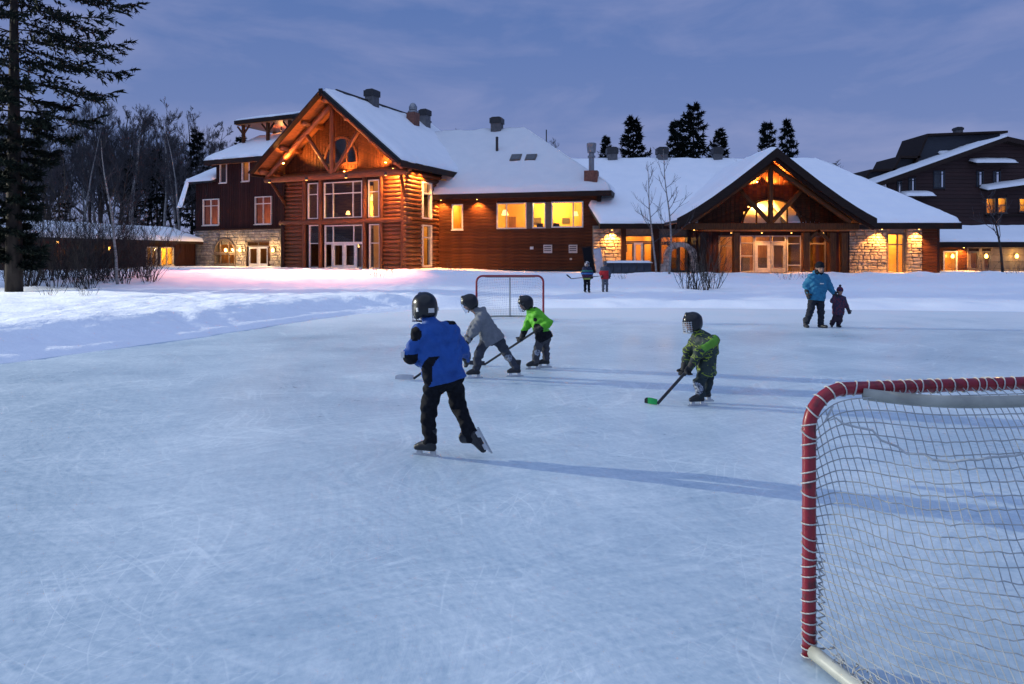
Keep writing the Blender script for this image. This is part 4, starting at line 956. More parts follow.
def conifer(h, r0, wid, seed, nb=60, low=.12, droop=.25, ntw=9, tuft=10, nl=.16, pw=.9, up_tip=.25, irregular=.35, prof=None):
    random.seed(seed); tr = MB(); cr = MB(); n = 8; lean = (random.uniform(-.02, .02), random.uniform(-.02, .02))
    P = lambda f: Vector((lean[0] * f * h, lean[1] * f * h, f * h))
    tr.tube([P(i / n) - Vector((0, 0, .4 if i == 0 else 0)) for i in range(n + 1)], [r0 * (1 - i / n) + .02 for i in range(n + 1)], 8)
    for j in range(nb):
        f = low + (1 - low) * ((j + random.random()) / nb); a = j * 2.4 + random.uniform(-.5, .5)
        L = (prof(f * h) if prof else wid * (1 - f) ** pw + .15) * random.uniform(1 - irregular, 1 + irregular * .5); o = P(f); dr = Vector((math.cos(a), math.sin(a), 0))
        sp = []
        for i in range(6):
            t = i / 5; sp.append(o + dr * L * t + Vector((0, 0, L * (.12 * t - droop * t * t * 1.6 + up_tip * t ** 4))))
        tr.tube(sp, [r0 * .16 * (1 - f) * (1 - .8 * i / 5) + .008 for i in range(6)], 4, False)
        side = Vector((-dr.y, dr.x, 0))
        for k in range(ntw):
            t = .12 + .88 * (k + random.random()) / ntw; i = min(int(t * 5), 4); s = sp[i].lerp(sp[i + 1], t * 5 - i); sg = 1 if k % 2 else -1
            tl = L * .34 * (1.1 - t) + .22; td = (dr * .75 + side * sg * random.uniform(.5, 1) + Vector((0, 0, random.uniform(-.35, .12)))).normalized()
            if k == ntw - 1: td = (sp[5] - sp[4]).normalized()
            for m in range(tuft):
                u = (m + random.random()) / tuft; c = s + td * tl * u + Vector((0, 0, -.12 * u * u * tl)); nd = (td * .8 + rv(.9)).normalized(); w = nd.cross(rv().normalized()) * nl * .24
                cr.add([c - w, c + w, c + nd * nl * random.uniform(.7, 1.4)], [(0, 1, 2)])
    return tr.mesh('trunk', bark, True, False), cr.mesh('crown', needle, False, False)
def tree(name, label, cat, meshes, loc, s=1, rz=0, group=None, sz=None, names=('trunk', 'crown')):
    t = thing(name, label, cat, loc, rz, group); t.scale = (s, s, sz or s)
    for n_, m in zip(names, meshes): link(n_, m, t)
    return t
# big dark spruce at the left edge
Yt = 27.5; xt = X(14, Yt)
tree('spruce_tree', 'tall black-green spruce at left edge, its boughs reaching into the sky', 'tree', conifer(19, .30, 5.2, 11, 120, .05, .34, 19, 20, .22, .55, .42, .45, lambda z: float(np.interp(z, (0, 3, 6, 8, 12, 15, 19), (1.1, 1.0, 1.4, 3.8, 4.5, 3.8, .3)))), (xt, Yt, h1(xt, Yt)))
# bare wood behind the low wing
var = [bare_tree(15 + 1.2 * i, .15 + .015 * i, 40 + i, birch if i in (1, 4) else bark, 15, .33, .32) for i in range(6)]
random.seed(5)
for i in range(62):
    Yb = random.uniform(64, 100); px = random.uniform(-30, 238) if i > 8 else random.uniform(100, 205); k = random.randint(0, 5)
    w = k in (1, 4)
    tree('birch_tree' if w else 'bare_tree', ('pale-barked bare birch in the wood behind the low wing at left' if w else 'dark bare deciduous tree in the wood behind the low wing at left'), 'tree', var[k], (X(px, Yb), Yb, .9), (Zp(np.interp(px, (-30, 60, 120, 190, 240), (105, 108, 108, 110, 142)) + random.uniform(-8, 30), Yb) - .9) / (15 + 1.2 * k), random.uniform(0, 6.28), 'bare birches of the left wood' if w else 'bare trees of the left wood')
for i in range(26):
    Yb = random.uniform(95, 125); px = random.choice([random.uniform(440, 620), random.uniform(440, 620), random.uniform(740, 900)])
    tree('bare_tree', 'far bare tree just showing above the snowy roofs', 'tree', var[random.randint(0, 5)], (X(px, Yb), Yb, .9), random.uniform(.70, .92), random.uniform(0, 6.28), 'bare trees far behind the roofs')
cv = [conifer(14, .22, 2.6, 70 + i, 62, .15, .16, 9, 8, .42, .8, .2, .3) for i in range(3)]
for px, py, Yb, lb in ((197, 130, 70, 'dark slender spruce just left of the tower house'), (158, 150, 74, 'low dark spruce among the bare trunks of the left wood'), (131, 158, 72, 'dark spruce left of the low one, deep in the bare left wood'), (60, 150, 80, 'dark spruce in the left wood right behind the big edge spruce'), (243, 137, 84, 'dark treetop peeping out between belvedere and tower roof')):
    hh = Zp(py, Yb) - .9; tree('spruce_tree', lb, 'tree', cv[px % 3], (X(px, Yb), Yb, .9), hh / 14 * .9, px, 'spruces of the left wood', hh / 14)
pv = [conifer(17, .26, 3.3, 90 + i, 58, .34, .05, 10, 9, .46, .62, .18, .42) for i in range(4)]
for px, py, Yb, ws, k, lb in ((607, 137, 84, .8, 0, 'small grey-green pine left of the roundest pine behind the roof'), (636, 118, 76, 1.05, 1, 'full rounded dark pine behind the roof between first two vents'), (677, 121, 80, 1.0, 2, 'broad dark pine touching the tallest pine behind the roof'), (692, 104, 76, 1.0, 3, 'tallest dark pine standing behind the stone lodge roof'), (719, 131, 78, .95, 0, 'short bushy pine behind the right-hand roof vent'), (767, 123, 80, .85, 2, 'dark flat-topped pine just left of the porch gable peak')):
    hh = Zp(py, Yb) - .9; tree('pine_tree', lb, 'tree', pv[k], (X(px, Yb), Yb, .9), hh / 17 * ws, px * .7, 'pines behind the stone lodge', hh / 17)
hh = Zp(122, 80) - .9; tree('spruce_tree', 'pointed dark spruce behind the porch gable peak', 'tree', cv[1], (X(787, 80), 80, .9), hh / 14 * .85, 2, None, hh / 14)
# young birches in front of the stone lodge, thin tree at far right, birch at left
sv = [bare_tree(7.0, .055, 120, birch, 13, .24, .25, 2, .009), bare_tree(7.6, .065, 121, birch, 14, .25, .22, 2, .009), bare_tree(6.2, .09, 122, bark, 12, .42, .4, 2, .012)]
for px, Yb, k, hh, lb in ((656.5, 42, 0, 7.0, 'slim bare birch sapling left of the two before the stone lodge'), (669, 41.5, 1, 7.5, 'taller slim birch sapling right of the two before the stone lodge')):
    x = X(px, Yb); tree('birch_sapling', lb, 'tree', sv[k], (x, Yb, h1(x, Yb)), 1.0, px, 'saplings before the stone lodge', hh / (7.0, 7.6)[k])
x = X(1003, 44); tree('bare_tree', 'dark crooked young tree before the low wing at right edge', 'tree', sv[2], (x, 44, h1(x, 44)), .85, 1)
x = X(118, 32); tree('birch_tree', 'thin straight pale birch rising from the shrubs at left', 'tree', bare_tree(6.8, .065, 131, birch, 12, .22, .35, 2, .008), (x, 32, h1(x, 32)))
def shrub(n, h, seed, spread=.5, lv=2, thin=.006, r=.013):
    random.seed(seed); b = MB()
    def br(p, d, L, r, l):
        q = [p]; dd = d
        for i in range(4): dd = (dd + rv(.16) + Vector((0, 0, .06))).normalized(); q.append(q[-1] + dd * L / 4)
        b.tube(q, [max(r * (1 - .2 * i), thin * .7) for i in range(5)], 3, False)
        if l < lv:
            for j in range(4): f = random.randint(1, 4); br(q[f], (dd + rv(.75) + Vector((0, 0, .2))).normalized(), L * random.uniform(.3, .5), max(r * .6, thin), l + 1)
    for i in range(n):
        a = random.uniform(0, 6.28); s = random.uniform(0, spread); br(Vector((math.cos(a) * .25 * random.random(), math.sin(a) * .25 * random.random(), -.15)), Vector((math.cos(a) * s, math.sin(a) * s, 1)).normalized(), h * random.uniform(.55, 1.1), r * random.uniform(.7, 1.2), 0)
    return b.mesh('stems', twig, False, False)
S1 = [shrub(16, 1.6, 200, .8), shrub(12, 2.3, 201, .55), shrub(9, .55, 202, .9, 1, .004, .006), shrub(14, 2.9, 203, .5), shrub(13, 2.6, 204, .42, 1, .012, .026), shrub(14, 1.8, 205, .85, 1, .010, .020)]
def put(px, Yb, k, s, lb, grp=None):
    x = X(px, Yb); t = thing('shrub', lb, 'shrub', (x, Yb, h1(x, Yb)), px * 1.3, grp); t.scale = (s, s, s); link('stems', S1[k], t)
put(696, 31.5, 4, .85, 'tall leafless shrub before the porch posts, left clump'); put(705, 31, 4, .78, 'leafless shrub before the porch posts, right clump'); put(713, 32, 5, .95, 'low spreading twigs right of the tall shrub by the porch')
put(686, 32, 5, .85, 'low leaning twigs left of the tall shrub by the porch')
random.seed(77)
for i in range(30):
    px = 5 + i * 5.2 + random.uniform(-6, 6); Yb = random.uniform(29, 37); put(px, Yb, random.choice((0, 1, 3, 3)), random.uniform(1.0, 1.55), 'bare tangled shrub in the thicket below the left spruce', 'thicket of bare shrubs at left')
for px, Yb, s, lb in ((376, 37, 1.7, 'reddish dry bush in the pink-lit snow before the log lodge'), (391, 38.5, 1.2, 'small dry twigs right of the reddish bush before log lodge'), (452, 45, 1.2, 'dry twigs against the plank wing by the log lodge'), (462, 45.5, 1.0, 'dry twigs by the plank wing below its small window'), (622, 38, .9, 'tiny dry twigs on snow below the first stone lodge window'), (788, 38, 1.4, 'dry twigs on the snow bank below the porch doors'), (806, 39, 1.2, 'dry twigs poking from snow right of the porch doors'), (962, 44, 1.8, 'dry bush below the small lit window at right'), (985, 43.5, 1.9, 'dry bush left of the crooked tree at right edge'), (1015, 42, 1.6, 'dry twigs at the right edge beyond the crooked tree'), (50, 25, 1.2, 'dry grass tuft in snow below the left thicket'), (85, 24.5, 1.0, 'dry grass tuft right of another below the left thicket')):
    put(px, Yb, 2, s, lb)
# ================================================================ hockey goals
redp = mat('red_paint', (.22, .008, .018), (.09, .010, .014), rough=.38, scale=16, lo=.32, hi=.44, coat=.3)
whitep = mat('white_tube', (.50, .50, .43), (.26, .27, .24), rough=.45, scale=5)
cordw = mat('white_cord', (.50, .49, .46), (.38, .37, .35), rough=.9, scale=20)
netm = mat('net_cord', (.46, .48, .48), (.34, .36, .37), rough=.9, scale=20)
def goal(name, label, loc, rz, lacing=True, step=.046, rn=.0025, Hm=1.22):
    """local x along the mouth (0 = left post), y towards the back of the net, z up"""
    g = thing(name, label, 'goal', loc, rz); Wm, r = 1.83, .029
    arc = [(0, 0, z) for z in np.linspace(.0, Hm - .17, 10)] + [(.17 - .17 * math.cos(a), 0, Hm - .17 + .17 * math.sin(a)) for a in np.linspace(.15, math.pi / 2, 8)]
    arc += [(x, 0, Hm) for x in np.linspace(.3, Wm - .3, 10)] + [(Wm - p[0], 0, p[2]) for p in arc[:18]][::-1]
    fr = MB().tube(arc, r, 14).build('frame', redp, g, True)
    if lacing:
        lc = MB(); L = 0; pts = [Vector(p) for p in arc]; acc = .0
        for a, b in zip(pts[:-1], pts[1:]):
            d = (b - a); n = d.length
            if n < 1e-6: continue
            while acc < n:
                c = a + d * acc / n; t = d.normalized(); u = Vector((0, 1, 0)); w = t.cross(u); sk = random.uniform(-.022, .014)
                ring = [c + (u * math.cos(k * .5236) + w * math.sin(k * .5236)) * (r + .003) + t * sk * math.cos(k * .5236 + .5) for k in range(13)]
                lc.tube(ring, .0034, 4, False); acc += random.uniform(.034, .07)
            acc -= n
        tag(lc.build('lacing', cordw, fr), kind='stuff')
    base = [(.0, .03, .03), (.03, .3, .03), (.10, .62, .03), (.28, .88, .03), (.55, 1.0, .03), (.915, 1.03, .03)]; base += [(Wm - p[0], p[1], p[2]) for p in base[:-1]][::-1]
    top = [(.24, .03, Hm - .02), (.32, .10, Hm - .025), (.45, .17, Hm - .03), (.62, .215, Hm - .03), (.915, .225, Hm - .03)]; top += [(Wm - p[0], p[1], p[2]) for p in top[:-1]][::-1]
    def spl(P, n):
        P = np.array(P); L = np.r_[0, np.cumsum(np.linalg.norm(np.diff(P, axis=0), axis=1))]; t = np.linspace(0, L[-1], n); Q = np.stack([np.interp(t, L, P[:, i]) for i in range(3)], 1)
        for _ in range(6): Q[1:-1] = (Q[:-2] + 2 * Q[1:-1] + Q[2:]) / 4
        return Q
    MB().tube(spl(base, 40), .03, 10).build('base_tube', whitep, g, True); MB().tube(spl(top, 36), .026, 10).build('top_tube', whitep, g, True)
    # back and side net: strands between the top edge and the base tube
    nu = int(3.1 / step); nv = int(1.2 / step)
    Bq = spl([(.01, .0, .06)] + base[1:-1] + [(Wm - .01, 0, .06)], nu + 1); Bq[:, 2] = .05
    Tq = spl([(.03, .0, Hm - .14), (.10, .02, Hm - .05), (.22, .05, Hm - .03)] + top[1:-1] + [(Wm - .22, .05, Hm - .03), (Wm - .10, .02, Hm - .05), (Wm - .03, 0, Hm - .14)], nu + 1)
    U = np.linspace(0, 1, nu + 1)[None, :, None]; V = np.linspace(0, 1, nv + 1)[:, None, None]
    sh = .035 * np.sin(np.linspace(0, 1, nu + 1) * 2 * np.pi) 
    Q = Tq[None] * (1 - V) + Bq[None] * V
    edge = np.minimum(U, 1 - U) * 6; edge = np.clip(edge, 0, 1)
    sag = np.sin(np.pi * V) * edge
    Q[..., 1:2] += .07 * sag * (1 - V) - .03 * sag
    Q[..., 2:3] -= .05 * np.sin(np.pi * np.clip(U * 2.2, 0, 1)) * np.sin(np.pi * V)
    Q[..., 2:3] -= .05 * np.sin(np.pi * V) * (1 - edge * .7)
    rs = np.random.RandomState(3); Q += rs.normal(0, .0035, Q.shape) * sag
    Q[..., 0] += .012 * np.sin(9 * V[..., 0] + 5 * U[..., 0]) * sag[..., 0]; Q[..., 2] += .016 * np.sin(7 * U[..., 0] * 3 + 3 * V[..., 0]) * sag[..., 0]
    # strands run on the slant near the posts, upright in the middle
    nb = MB()
    def qat(uf, j):
        uf = min(max(uf, 0), nu); i0 = min(int(uf), nu - 1); return Q[j, i0] * (1 - (uf - i0)) + Q[j, i0 + 1] * (uf - i0)
    for i in range(-4, nu + 5):
        pl = []
        for j in range(nv + 1):
            f = min(max(i / nu, 0), 1); k = (1 - sst(.05, .42, np.array(f))) - (1 - sst(.05, .42, np.array(1 - f))); uf = i + float(k) * (j - nv * .25) * .42
            if 0 <= uf <= nu: pl.append(qat(uf, j))
        if len(pl) > 2: nb.tube(pl, rn, 4, False)
    for j in range(nv + 1): nb.tube(Q[j], rn, 4, False)
    # roof of the net between crossbar and top tube
    m = int(1.4 / step)
    cb = np.stack([np.linspace(.24, Wm - .24, m + 1), np.zeros(m + 1) + .02, np.zeros(m + 1) + Hm - .005], 1); tt = spl(top, m + 1)
    for i in range(m + 1): nb.tube([cb[i] * (1 - t) + tt[i] * t - np.array((0, 0, .03 * math.sin(math.pi * t))) for t in (0, .33, .66, 1)], rn, 4, False)
    for t in (.25, .5, .75): nb.tube([cb[i] * (1 - t) + tt[i] * t - np.array((0, 0, .03 * math.sin(math.pi * t))) for i in range(m + 1)], rn, 4, False)
    tag(nb.build('net', netm if lacing else mat('pale_net', (.42, .43, .46), rough=.9, scale=20), g, fix=False), kind='stuff')
    if lacing:   # slack seam cord of the hanging top net, frayed cord at the foot
        sc = [(.10, .02, Hm - .07)]
        for f in np.linspace(.04, .96, 40):
            i = int(f * nu); v = .22 * math.sin(math.pi * min(1, f * 2.4) * .5) - .07 * math.sin(max(0, f - .2) * 5) ; j = v * nv; a_ = Q[int(j), i] * (1 - (j % 1)) + Q[int(j) + 1, i] * (j % 1); sc.append(tuple(a_ + np.array((0, .006, random.uniform(-.008, .008)))))
        MB().tube(sc, .0052, 5, False).build('seam_cord', netm, g)
        fc = MB(); random.seed(9)
        for k in range(26):
            y0 = random.uniform(.05, .42); p = Vector((.02 + y0 * .09 + random.uniform(-.02, .03), y0, .05)); q = [p]
            for i in range(4): q.append(q[-1] + Vector((random.uniform(-.015, .025), random.uniform(-.03, .03), random.uniform(-.012, .022))))
            fc.tube(q, .003, 4, False)
        for k in range(12):
            z0 = .08 + k * .03; fc.tube([(.03, .02, z0), (.045 + .012 * (k % 2), .03, z0 + .012), (.034, .025, z0 + .03)], .004, 4, False)
        tag(fc.build('frayed_cord', cordw, g), kind='stuff')
    else:
        MB().tube([(.915, .225, Hm - .05), (.915, .6, .6), (.915, 1.02, .03)], .018, 8).build('back_strut', metal, g)
    return g
a_ = R_(8.5)
# the mouth faces away from the camera, the net bulges towards it
def flip(g):
    for o_ in [g] :
        g.scale = (1, -1, 1)
g1 = goal('hockey_goal', 'near red-framed hockey goal with white lacing and grey net at lower right', (1.305, 3.0, .022), 0, Hm=1.165); g1.rotation_euler = (0, 0, a_); g1.scale = (1, -1, 1)
Yg = 18.7; g2 = goal('hockey_goal', 'far red hockey goal behind the skaters in grey and green', (X(476.5, Yg), Yg, .031), 0, False, .075, .002)
# ================================================================ people: implicit-surface bodies and clothes
def smin(a, b, k): h = np.clip(.5 + .5 * (b - a) / k, 0, 1); return b * (1 - h) + a * h - k * h * (1 - h)
def basis(f, up=(0, 0, 1)):
    """columns: side, forward, up"""
    f = Vector(f).normalized(); u = Vector(up); s = f.cross(u).normalized(); u = s.cross(f)
    return np.array((s, f, u)).T
class Sd:
    def __init__(s, k=.03): s.p = []; s.k = k; s.clips = []; s.sub = []; s.wr = 0; s.lo = None
    def cap(s, a, b, ra, rb=None): s.p.append(('c', np.array(a, float), np.array(b, float), ra, ra if rb is None else rb)); return s
    def ell(s, c, r, M=None): s.p.append(('e', np.array(c, float), np.array(r, float), np.eye(3) if M is None else np.array(M))); return s
    def clip(s, p, n): s.clips.append((np.array(p, float), np.array(Vector(n).normalized()))); return s     # keeps the side n points away from
    def cut(s, c, r, M=None): s.sub.append((np.array(c, float), np.array(r, float), np.eye(3) if M is None else np.array(M))); return s
    def ev(s, P):
        d = None
        for q in s.p:
            if q[0] == 'c':
                a, b, ra, rb = q[1:]; e = b - a; L = e @ e + 1e-12; t = np.clip(((P - a) @ e) / L, 0, 1)
                v = np.linalg.norm(P - a - t[:, None] * e, axis=1) - (ra + (rb - ra) * t)
            else:
                c, r, M = q[1:]; w = (P - c) @ M; k0 = np.linalg.norm(w / r, axis=1); k1 = np.linalg.norm(w / (r * r), axis=1) + 1e-9; v = k0 * (k0 - 1) / k1
            d = v if d is None else smin(d, v, s.k)
        if s.wr:
            x, y, z = P.T; d = d + s.wr * (np.sin(46 * z + 5 * np.sin(17 * x + 9 * y) + 9 * x) * .6 + np.sin(31 * x - 27 * y + 4 * np.sin(21 * z)) * .5 + np.sin(83 * z + 40 * x + 4 * np.sin(30 * y)) * .3 + .9 * np.sin(19 * z + 13 * x + 8 * y + 3 * np.sin(9 * x + 6 * z)))
        for p, n in s.clips: d = np.maximum(d, (P - p) @ n)
        for c, r, M in s.sub:
            w = (P - c) @ M; k0 = np.linalg.norm(w / r, axis=1); k1 = np.linalg.norm(w / (r * r), axis=1) + 1e-9; d = np.maximum(d, -(k0 * (k0 - 1) / k1))
        return d
    def box(s):
        lo = np.full(3, 9e9); hi = -lo
        for q in s.p:
            if q[0] == 'c':
                for c, r in ((q[1], q[3]), (q[2], q[4])): lo = np.minimum(lo, c - r); hi = np.maximum(hi, c + r)
            else: r = q[2].max(); lo = np.minimum(lo, q[1] - r); hi = np.maximum(hi, q[1] + r)
        return lo - .03, hi + .03
def surf(sd, h):
    """naive surface nets -> verts, quads"""
    lo, hi = sd.box(); n = np.ceil((hi - lo) / h).astype(int) + 1
    ax = [lo[i] + h * np.arange(n[i]) for i in range(3)]; G_ = np.stack(np.meshgrid(*ax, indexing='ij'), -1)
    D = sd.ev(G_.reshape(-1, 3)).reshape(n); I = D < 0
    m = n - 1; cnt = np.zeros(m); acc = np.zeros((*m, 3))
    cs = [(i, j, k) for i in (0, 1) for j in (0, 1) for k in (0, 1)]
    sl = lambda A, c: A[c[0]:c[0] + m[0], c[1]:c[1] + m[1], c[2]:c[2] + m[2]]
    for a in cs:
        for x in range(3):
            if a[x] == 0:
                b = list(a); b[x] = 1; da, db = sl(D, a), sl(D, b); cr_ = (da < 0) != (db < 0); t = np.where(cr_, da / (da - db + 1e-20), 0)
                p = np.zeros((*m, 3)) + np.array(a, float); p[..., x] += t; acc += p * cr_[..., None]; cnt += cr_
    act = cnt > 0; idx = np.full(m, -1); idx[act] = np.arange(act.sum())
    cell = np.stack(np.meshgrid(*[np.arange(v) for v in m], indexing='ij'), -1)[act]
    V = lo + h * (cell + acc[act] / cnt[act][:, None]); F_ = []
    for x in range(3):
        y, z = (x + 1) % 3, (x + 2) % 3
        s0 = [slice(None)] * 3; s1 = [slice(None)] * 3; s0[x] = slice(0, -1); s1[x] = slice(1, None)
        for q in (s0, s1): q[y] = slice(1, -1); q[z] = slice(1, -1)
        A, B_ = I[tuple(s0)], I[tuple(s1)]; pos = np.argwhere(A != B_); flp = A[tuple(pos.T)]
        pos[:, y] += 1; pos[:, z] += 1
        def g(dy, dz): q = pos.copy(); q[:, y] -= dy; q[:, z] -= dz; return idx[tuple(q.T)]
        a, b, c, d = g(1, 1), g(0, 1), g(0, 0), g(1, 0); Q = np.stack([a, b, c, d], 1); Q[~flp] = Q[~flp][:, ::-1]; F_.append(Q)
    F_ = np.concatenate(F_); F_ = F_[(F_ >= 0).all(1)]
    return V, F_
def skin(name, sd, h, mats, parent, region=None):
    V, Q = surf(sd, h); me = bpy.data.meshes.new(name); me.from_pydata(V.tolist(), [], Q.tolist())
    ms = mats if isinstance(mats, (list, tuple)) else [mats]
    for m in ms: me.materials.append(m)
    if region is not None and len(Q): C = V[Q].mean(1); me.polygons.foreach_set('material_index', np.array(region(C), int))
    me.polygons.foreach_set('use_smooth', np.ones(len(me.polygons), bool)); me.update()
    return link(name, me, parent)
skinm = mat('skin', (.36, .20, .145), (.30, .16, .115), rough=.55, scale=12)
clothb = mat('black_cloth', (.012, .013, .018), (.007, .007, .010), rough=.85, scale=30, bump=.2, spec=.12)
helmb = mat('black_helmet', (.012, .013, .016), (.010, .010, .012), rough=.28, scale=5)
glovem = mat('black_glove', (.018, .018, .022), rough=.7, scale=25, bump=.2)
bootm = mat('skate_boot', (.018, .018, .022), (.012, .012, .015), rough=.4, scale=20)
bladeh = mat('blade_holder', (.62, .63, .66), rough=.4, scale=6); steel = mat('steel', (.6, .62, .65), rough=.25, metal=1, scale=8)
visor = glassmat('visor', (.80, .84, .90), .10, .05)
def limb(p): return np.array(p, float)
def glove(o, hand, elbow, grip=None, u=1.0, m=None, name='glove'):
    h = limb(hand); a = h - limb(elbow); a /= np.linalg.norm(a)
    g = np.array(grip if grip is not None else (0, 0, 1), float) ; g = g / np.linalg.norm(g)
    n = np.cross(g, a); n /= np.linalg.norm(n) + 1e-9; g2 = np.cross(a, n); s = Sd(.012)
    s.cap(h - a * .075 * u, h - a * .03 * u, .046 * u, .040 * u); s.ell(h + a * .012 * u, (.044 * u, .030 * u, .050 * u), np.stack([g2, n, a], 1))
    for i, (of, ln) in enumerate(((-.033, .052), (-.011, .060), (.011, .057), (.033, .046))):
        b = h + a * .045 * u + g2 * of * u; curl = 1.0 if grip is not None else .45
        c = b + (a * (1 - .45 * curl) + n * .8 * curl) * ln * .55 * u; e = c + (n * .75 * curl + a * (.7 - 1.25 * curl)) * ln * .7 * u
        s.cap(b, c, .0125 * u, .012 * u); s.cap(c, e, .012 * u, .010 * u)
    t0 = h + g2 * .040 * u - a * .005 * u; t1 = t0 + (g2 * .5 + a * .6 + n * .6) * .04 * u; t2 = t1 + (a * .3 + n * .9 - g2 * .3) * .032 * u
    s.cap(t0, t1, .016 * u, .014 * u); s.cap(t1, t2, .014 * u, .011 * u)
    return skin(name, s, .0075 * max(u, 1), m or glovem, o)
def skate(o, ank, toe, up=(0, 0, 1), u=1.0, m=None):
    M = basis(toe, up); A = limb(ank); f, w = M[:, 1], M[:, 2]; s = Sd(.02)
    s.cap(A - w * .0 * u, A + w * .10 * u - f * .012 * u, .046 * u, .052 * u); s.cap(A - w * .045 * u - f * .025 * u, A - w * .05 * u + f * .125 * u, .036 * u, .030 * u); s.cap(A - w * .005 * u, A - w * .03 * u + f * .09 * u, .042 * u, .030 * u)
    s.clip(A + w * .12 * u, w); s.clip(A - w * .072 * u, -w)
    k = skin('skate', s, .010, m or bootm, o); R3 = Matrix(M.tolist())
    b = MB()
    for t in (-.03, .10): b.box(A - w * .092 * u + f * t * u, (.018 * u, .05 * u, .042 * u), R3)
    b.box(A - w * .112 * u + f * .035 * u, (.012 * u, .24 * u, .016 * u), R3); b.build('blade_holder', bladeh, k)
    MB().box(A - w * .124 * u + f * .035 * u, (.005 * u, .27 * u, .018 * u), R3).build('blade', steel, k)
    return k
def boot(o, ank, toe, u=1.0, m=None):
    M = basis(toe); A = limb(ank); f, w = M[:, 1], M[:, 2]; s = Sd(.02)
    s.cap(A, A + w * .08 * u, .05 * u, .058 * u); s.cap(A - w * .05 * u - f * .03 * u, A - w * .055 * u + f * .13 * u, .042 * u, .036 * u); s.clip(A - w * .09 * u, -w)
    return skin('boot', s, .012, m or bootm, o)
def helmet(o, c, f, u=1.0, shell=None, cage='visor', sticker=None):
    M = basis(f); C = limb(c); S_, Fw, Up = M.T; s = Sd(.02); P = lambda a, b, d: C + S_ * a * u + Fw * b * u + Up * d * u
    s.ell(P(0, -.004, .028), np.array((.108, .132, .112)) * u, M); s.ell(P(0, -.045, -.02), np.array((.100, .085, .10)) * u, M)
    for q in (-1, 1): s.ell(P(.082 * q, -.005, -.045), np.array((.030, .055, .062)) * u, M)
    s.cap(P(0, -.09, .05), P(0, .07, .12), .03 * u, .026 * u)
    s.clip(P(0, 0, -.105), -Up); s.cut(P(0, .115, -.060), np.array((.078, .13, .092)) * u, M); s.cut(P(0, 0, -.06), np.array((.080, .10, .13)) * u, M)
    for q in (-1, 1):
        for b in (-.05, .02): s.cut(P(.05 * q, b, .135), np.array((.012, .030, .018)) * u, M)
    h_ = skin('helmet', s, .008, shell or helmb, o)
    if sticker:
        MB().box(P(.0, -.125, -.035), (.055 * u, .02, .04 * u), Matrix(M.tolist())).build('sticker', frame_w, h_)
        for q in (-1, 1): MB().box(P(.098 * q, -.055, -.02), (.016, .03 * u, .035 * u), Matrix(M.tolist())).build('sticker', frame_w, h_)
    if cage == 'visor':
        b = MB(); vs = []; nn = 14; rows = 6
        for r in range(rows + 1):
            for k in range(nn + 1):
                a = -1.15 + 2.3 * k / nn; d = .03 - .16 * r / rows; rr = .122 - .022 * (r / rows) ** 2; vs.append(P(rr * math.sin(a) * .88, rr * math.cos(a) + .012, d))
        b.add(vs, [(r * (nn + 1) + k, r * (nn + 1) + k + 1, (r + 1) * (nn + 1) + k + 1, (r + 1) * (nn + 1) + k) for r in range(rows) for k in range(nn)]); b.build('visor', visor, h_, True)
    elif cage == 'cage':
        b = MB()
        for r in range(6):
            d = .02 - .026 * r; b.tube([P(.112 * math.sin(a) * .9, .118 * math.cos(a) + .018, d) for a in np.linspace(-1.2, 1.2, 13)], .0032, 5, False)
        for a in np.linspace(-1.1, 1.1, 9): b.tube([P(.112 * math.sin(a) * .9, .118 * math.cos(a) + .018, .03 - .15 * t) for t in (0, .5, 1)], .0032, 5, False)
        b.tube([P(.112 * math.sin(a) * .9, .118 * math.cos(a) + .018, -.118) for a in np.linspace(-1.2, 1.2, 13)], .006, 5, False); b.build('face_cage', bladeh, h_)
    MB().tube([P(.085, .02, -.07), P(.05, .06, -.118), P(0, .07, -.125), P(-.05, .06, -.118), P(-.085, .02, -.07)], .006 * u, 5).build('chin_strap', clothb, h_)
    return h_
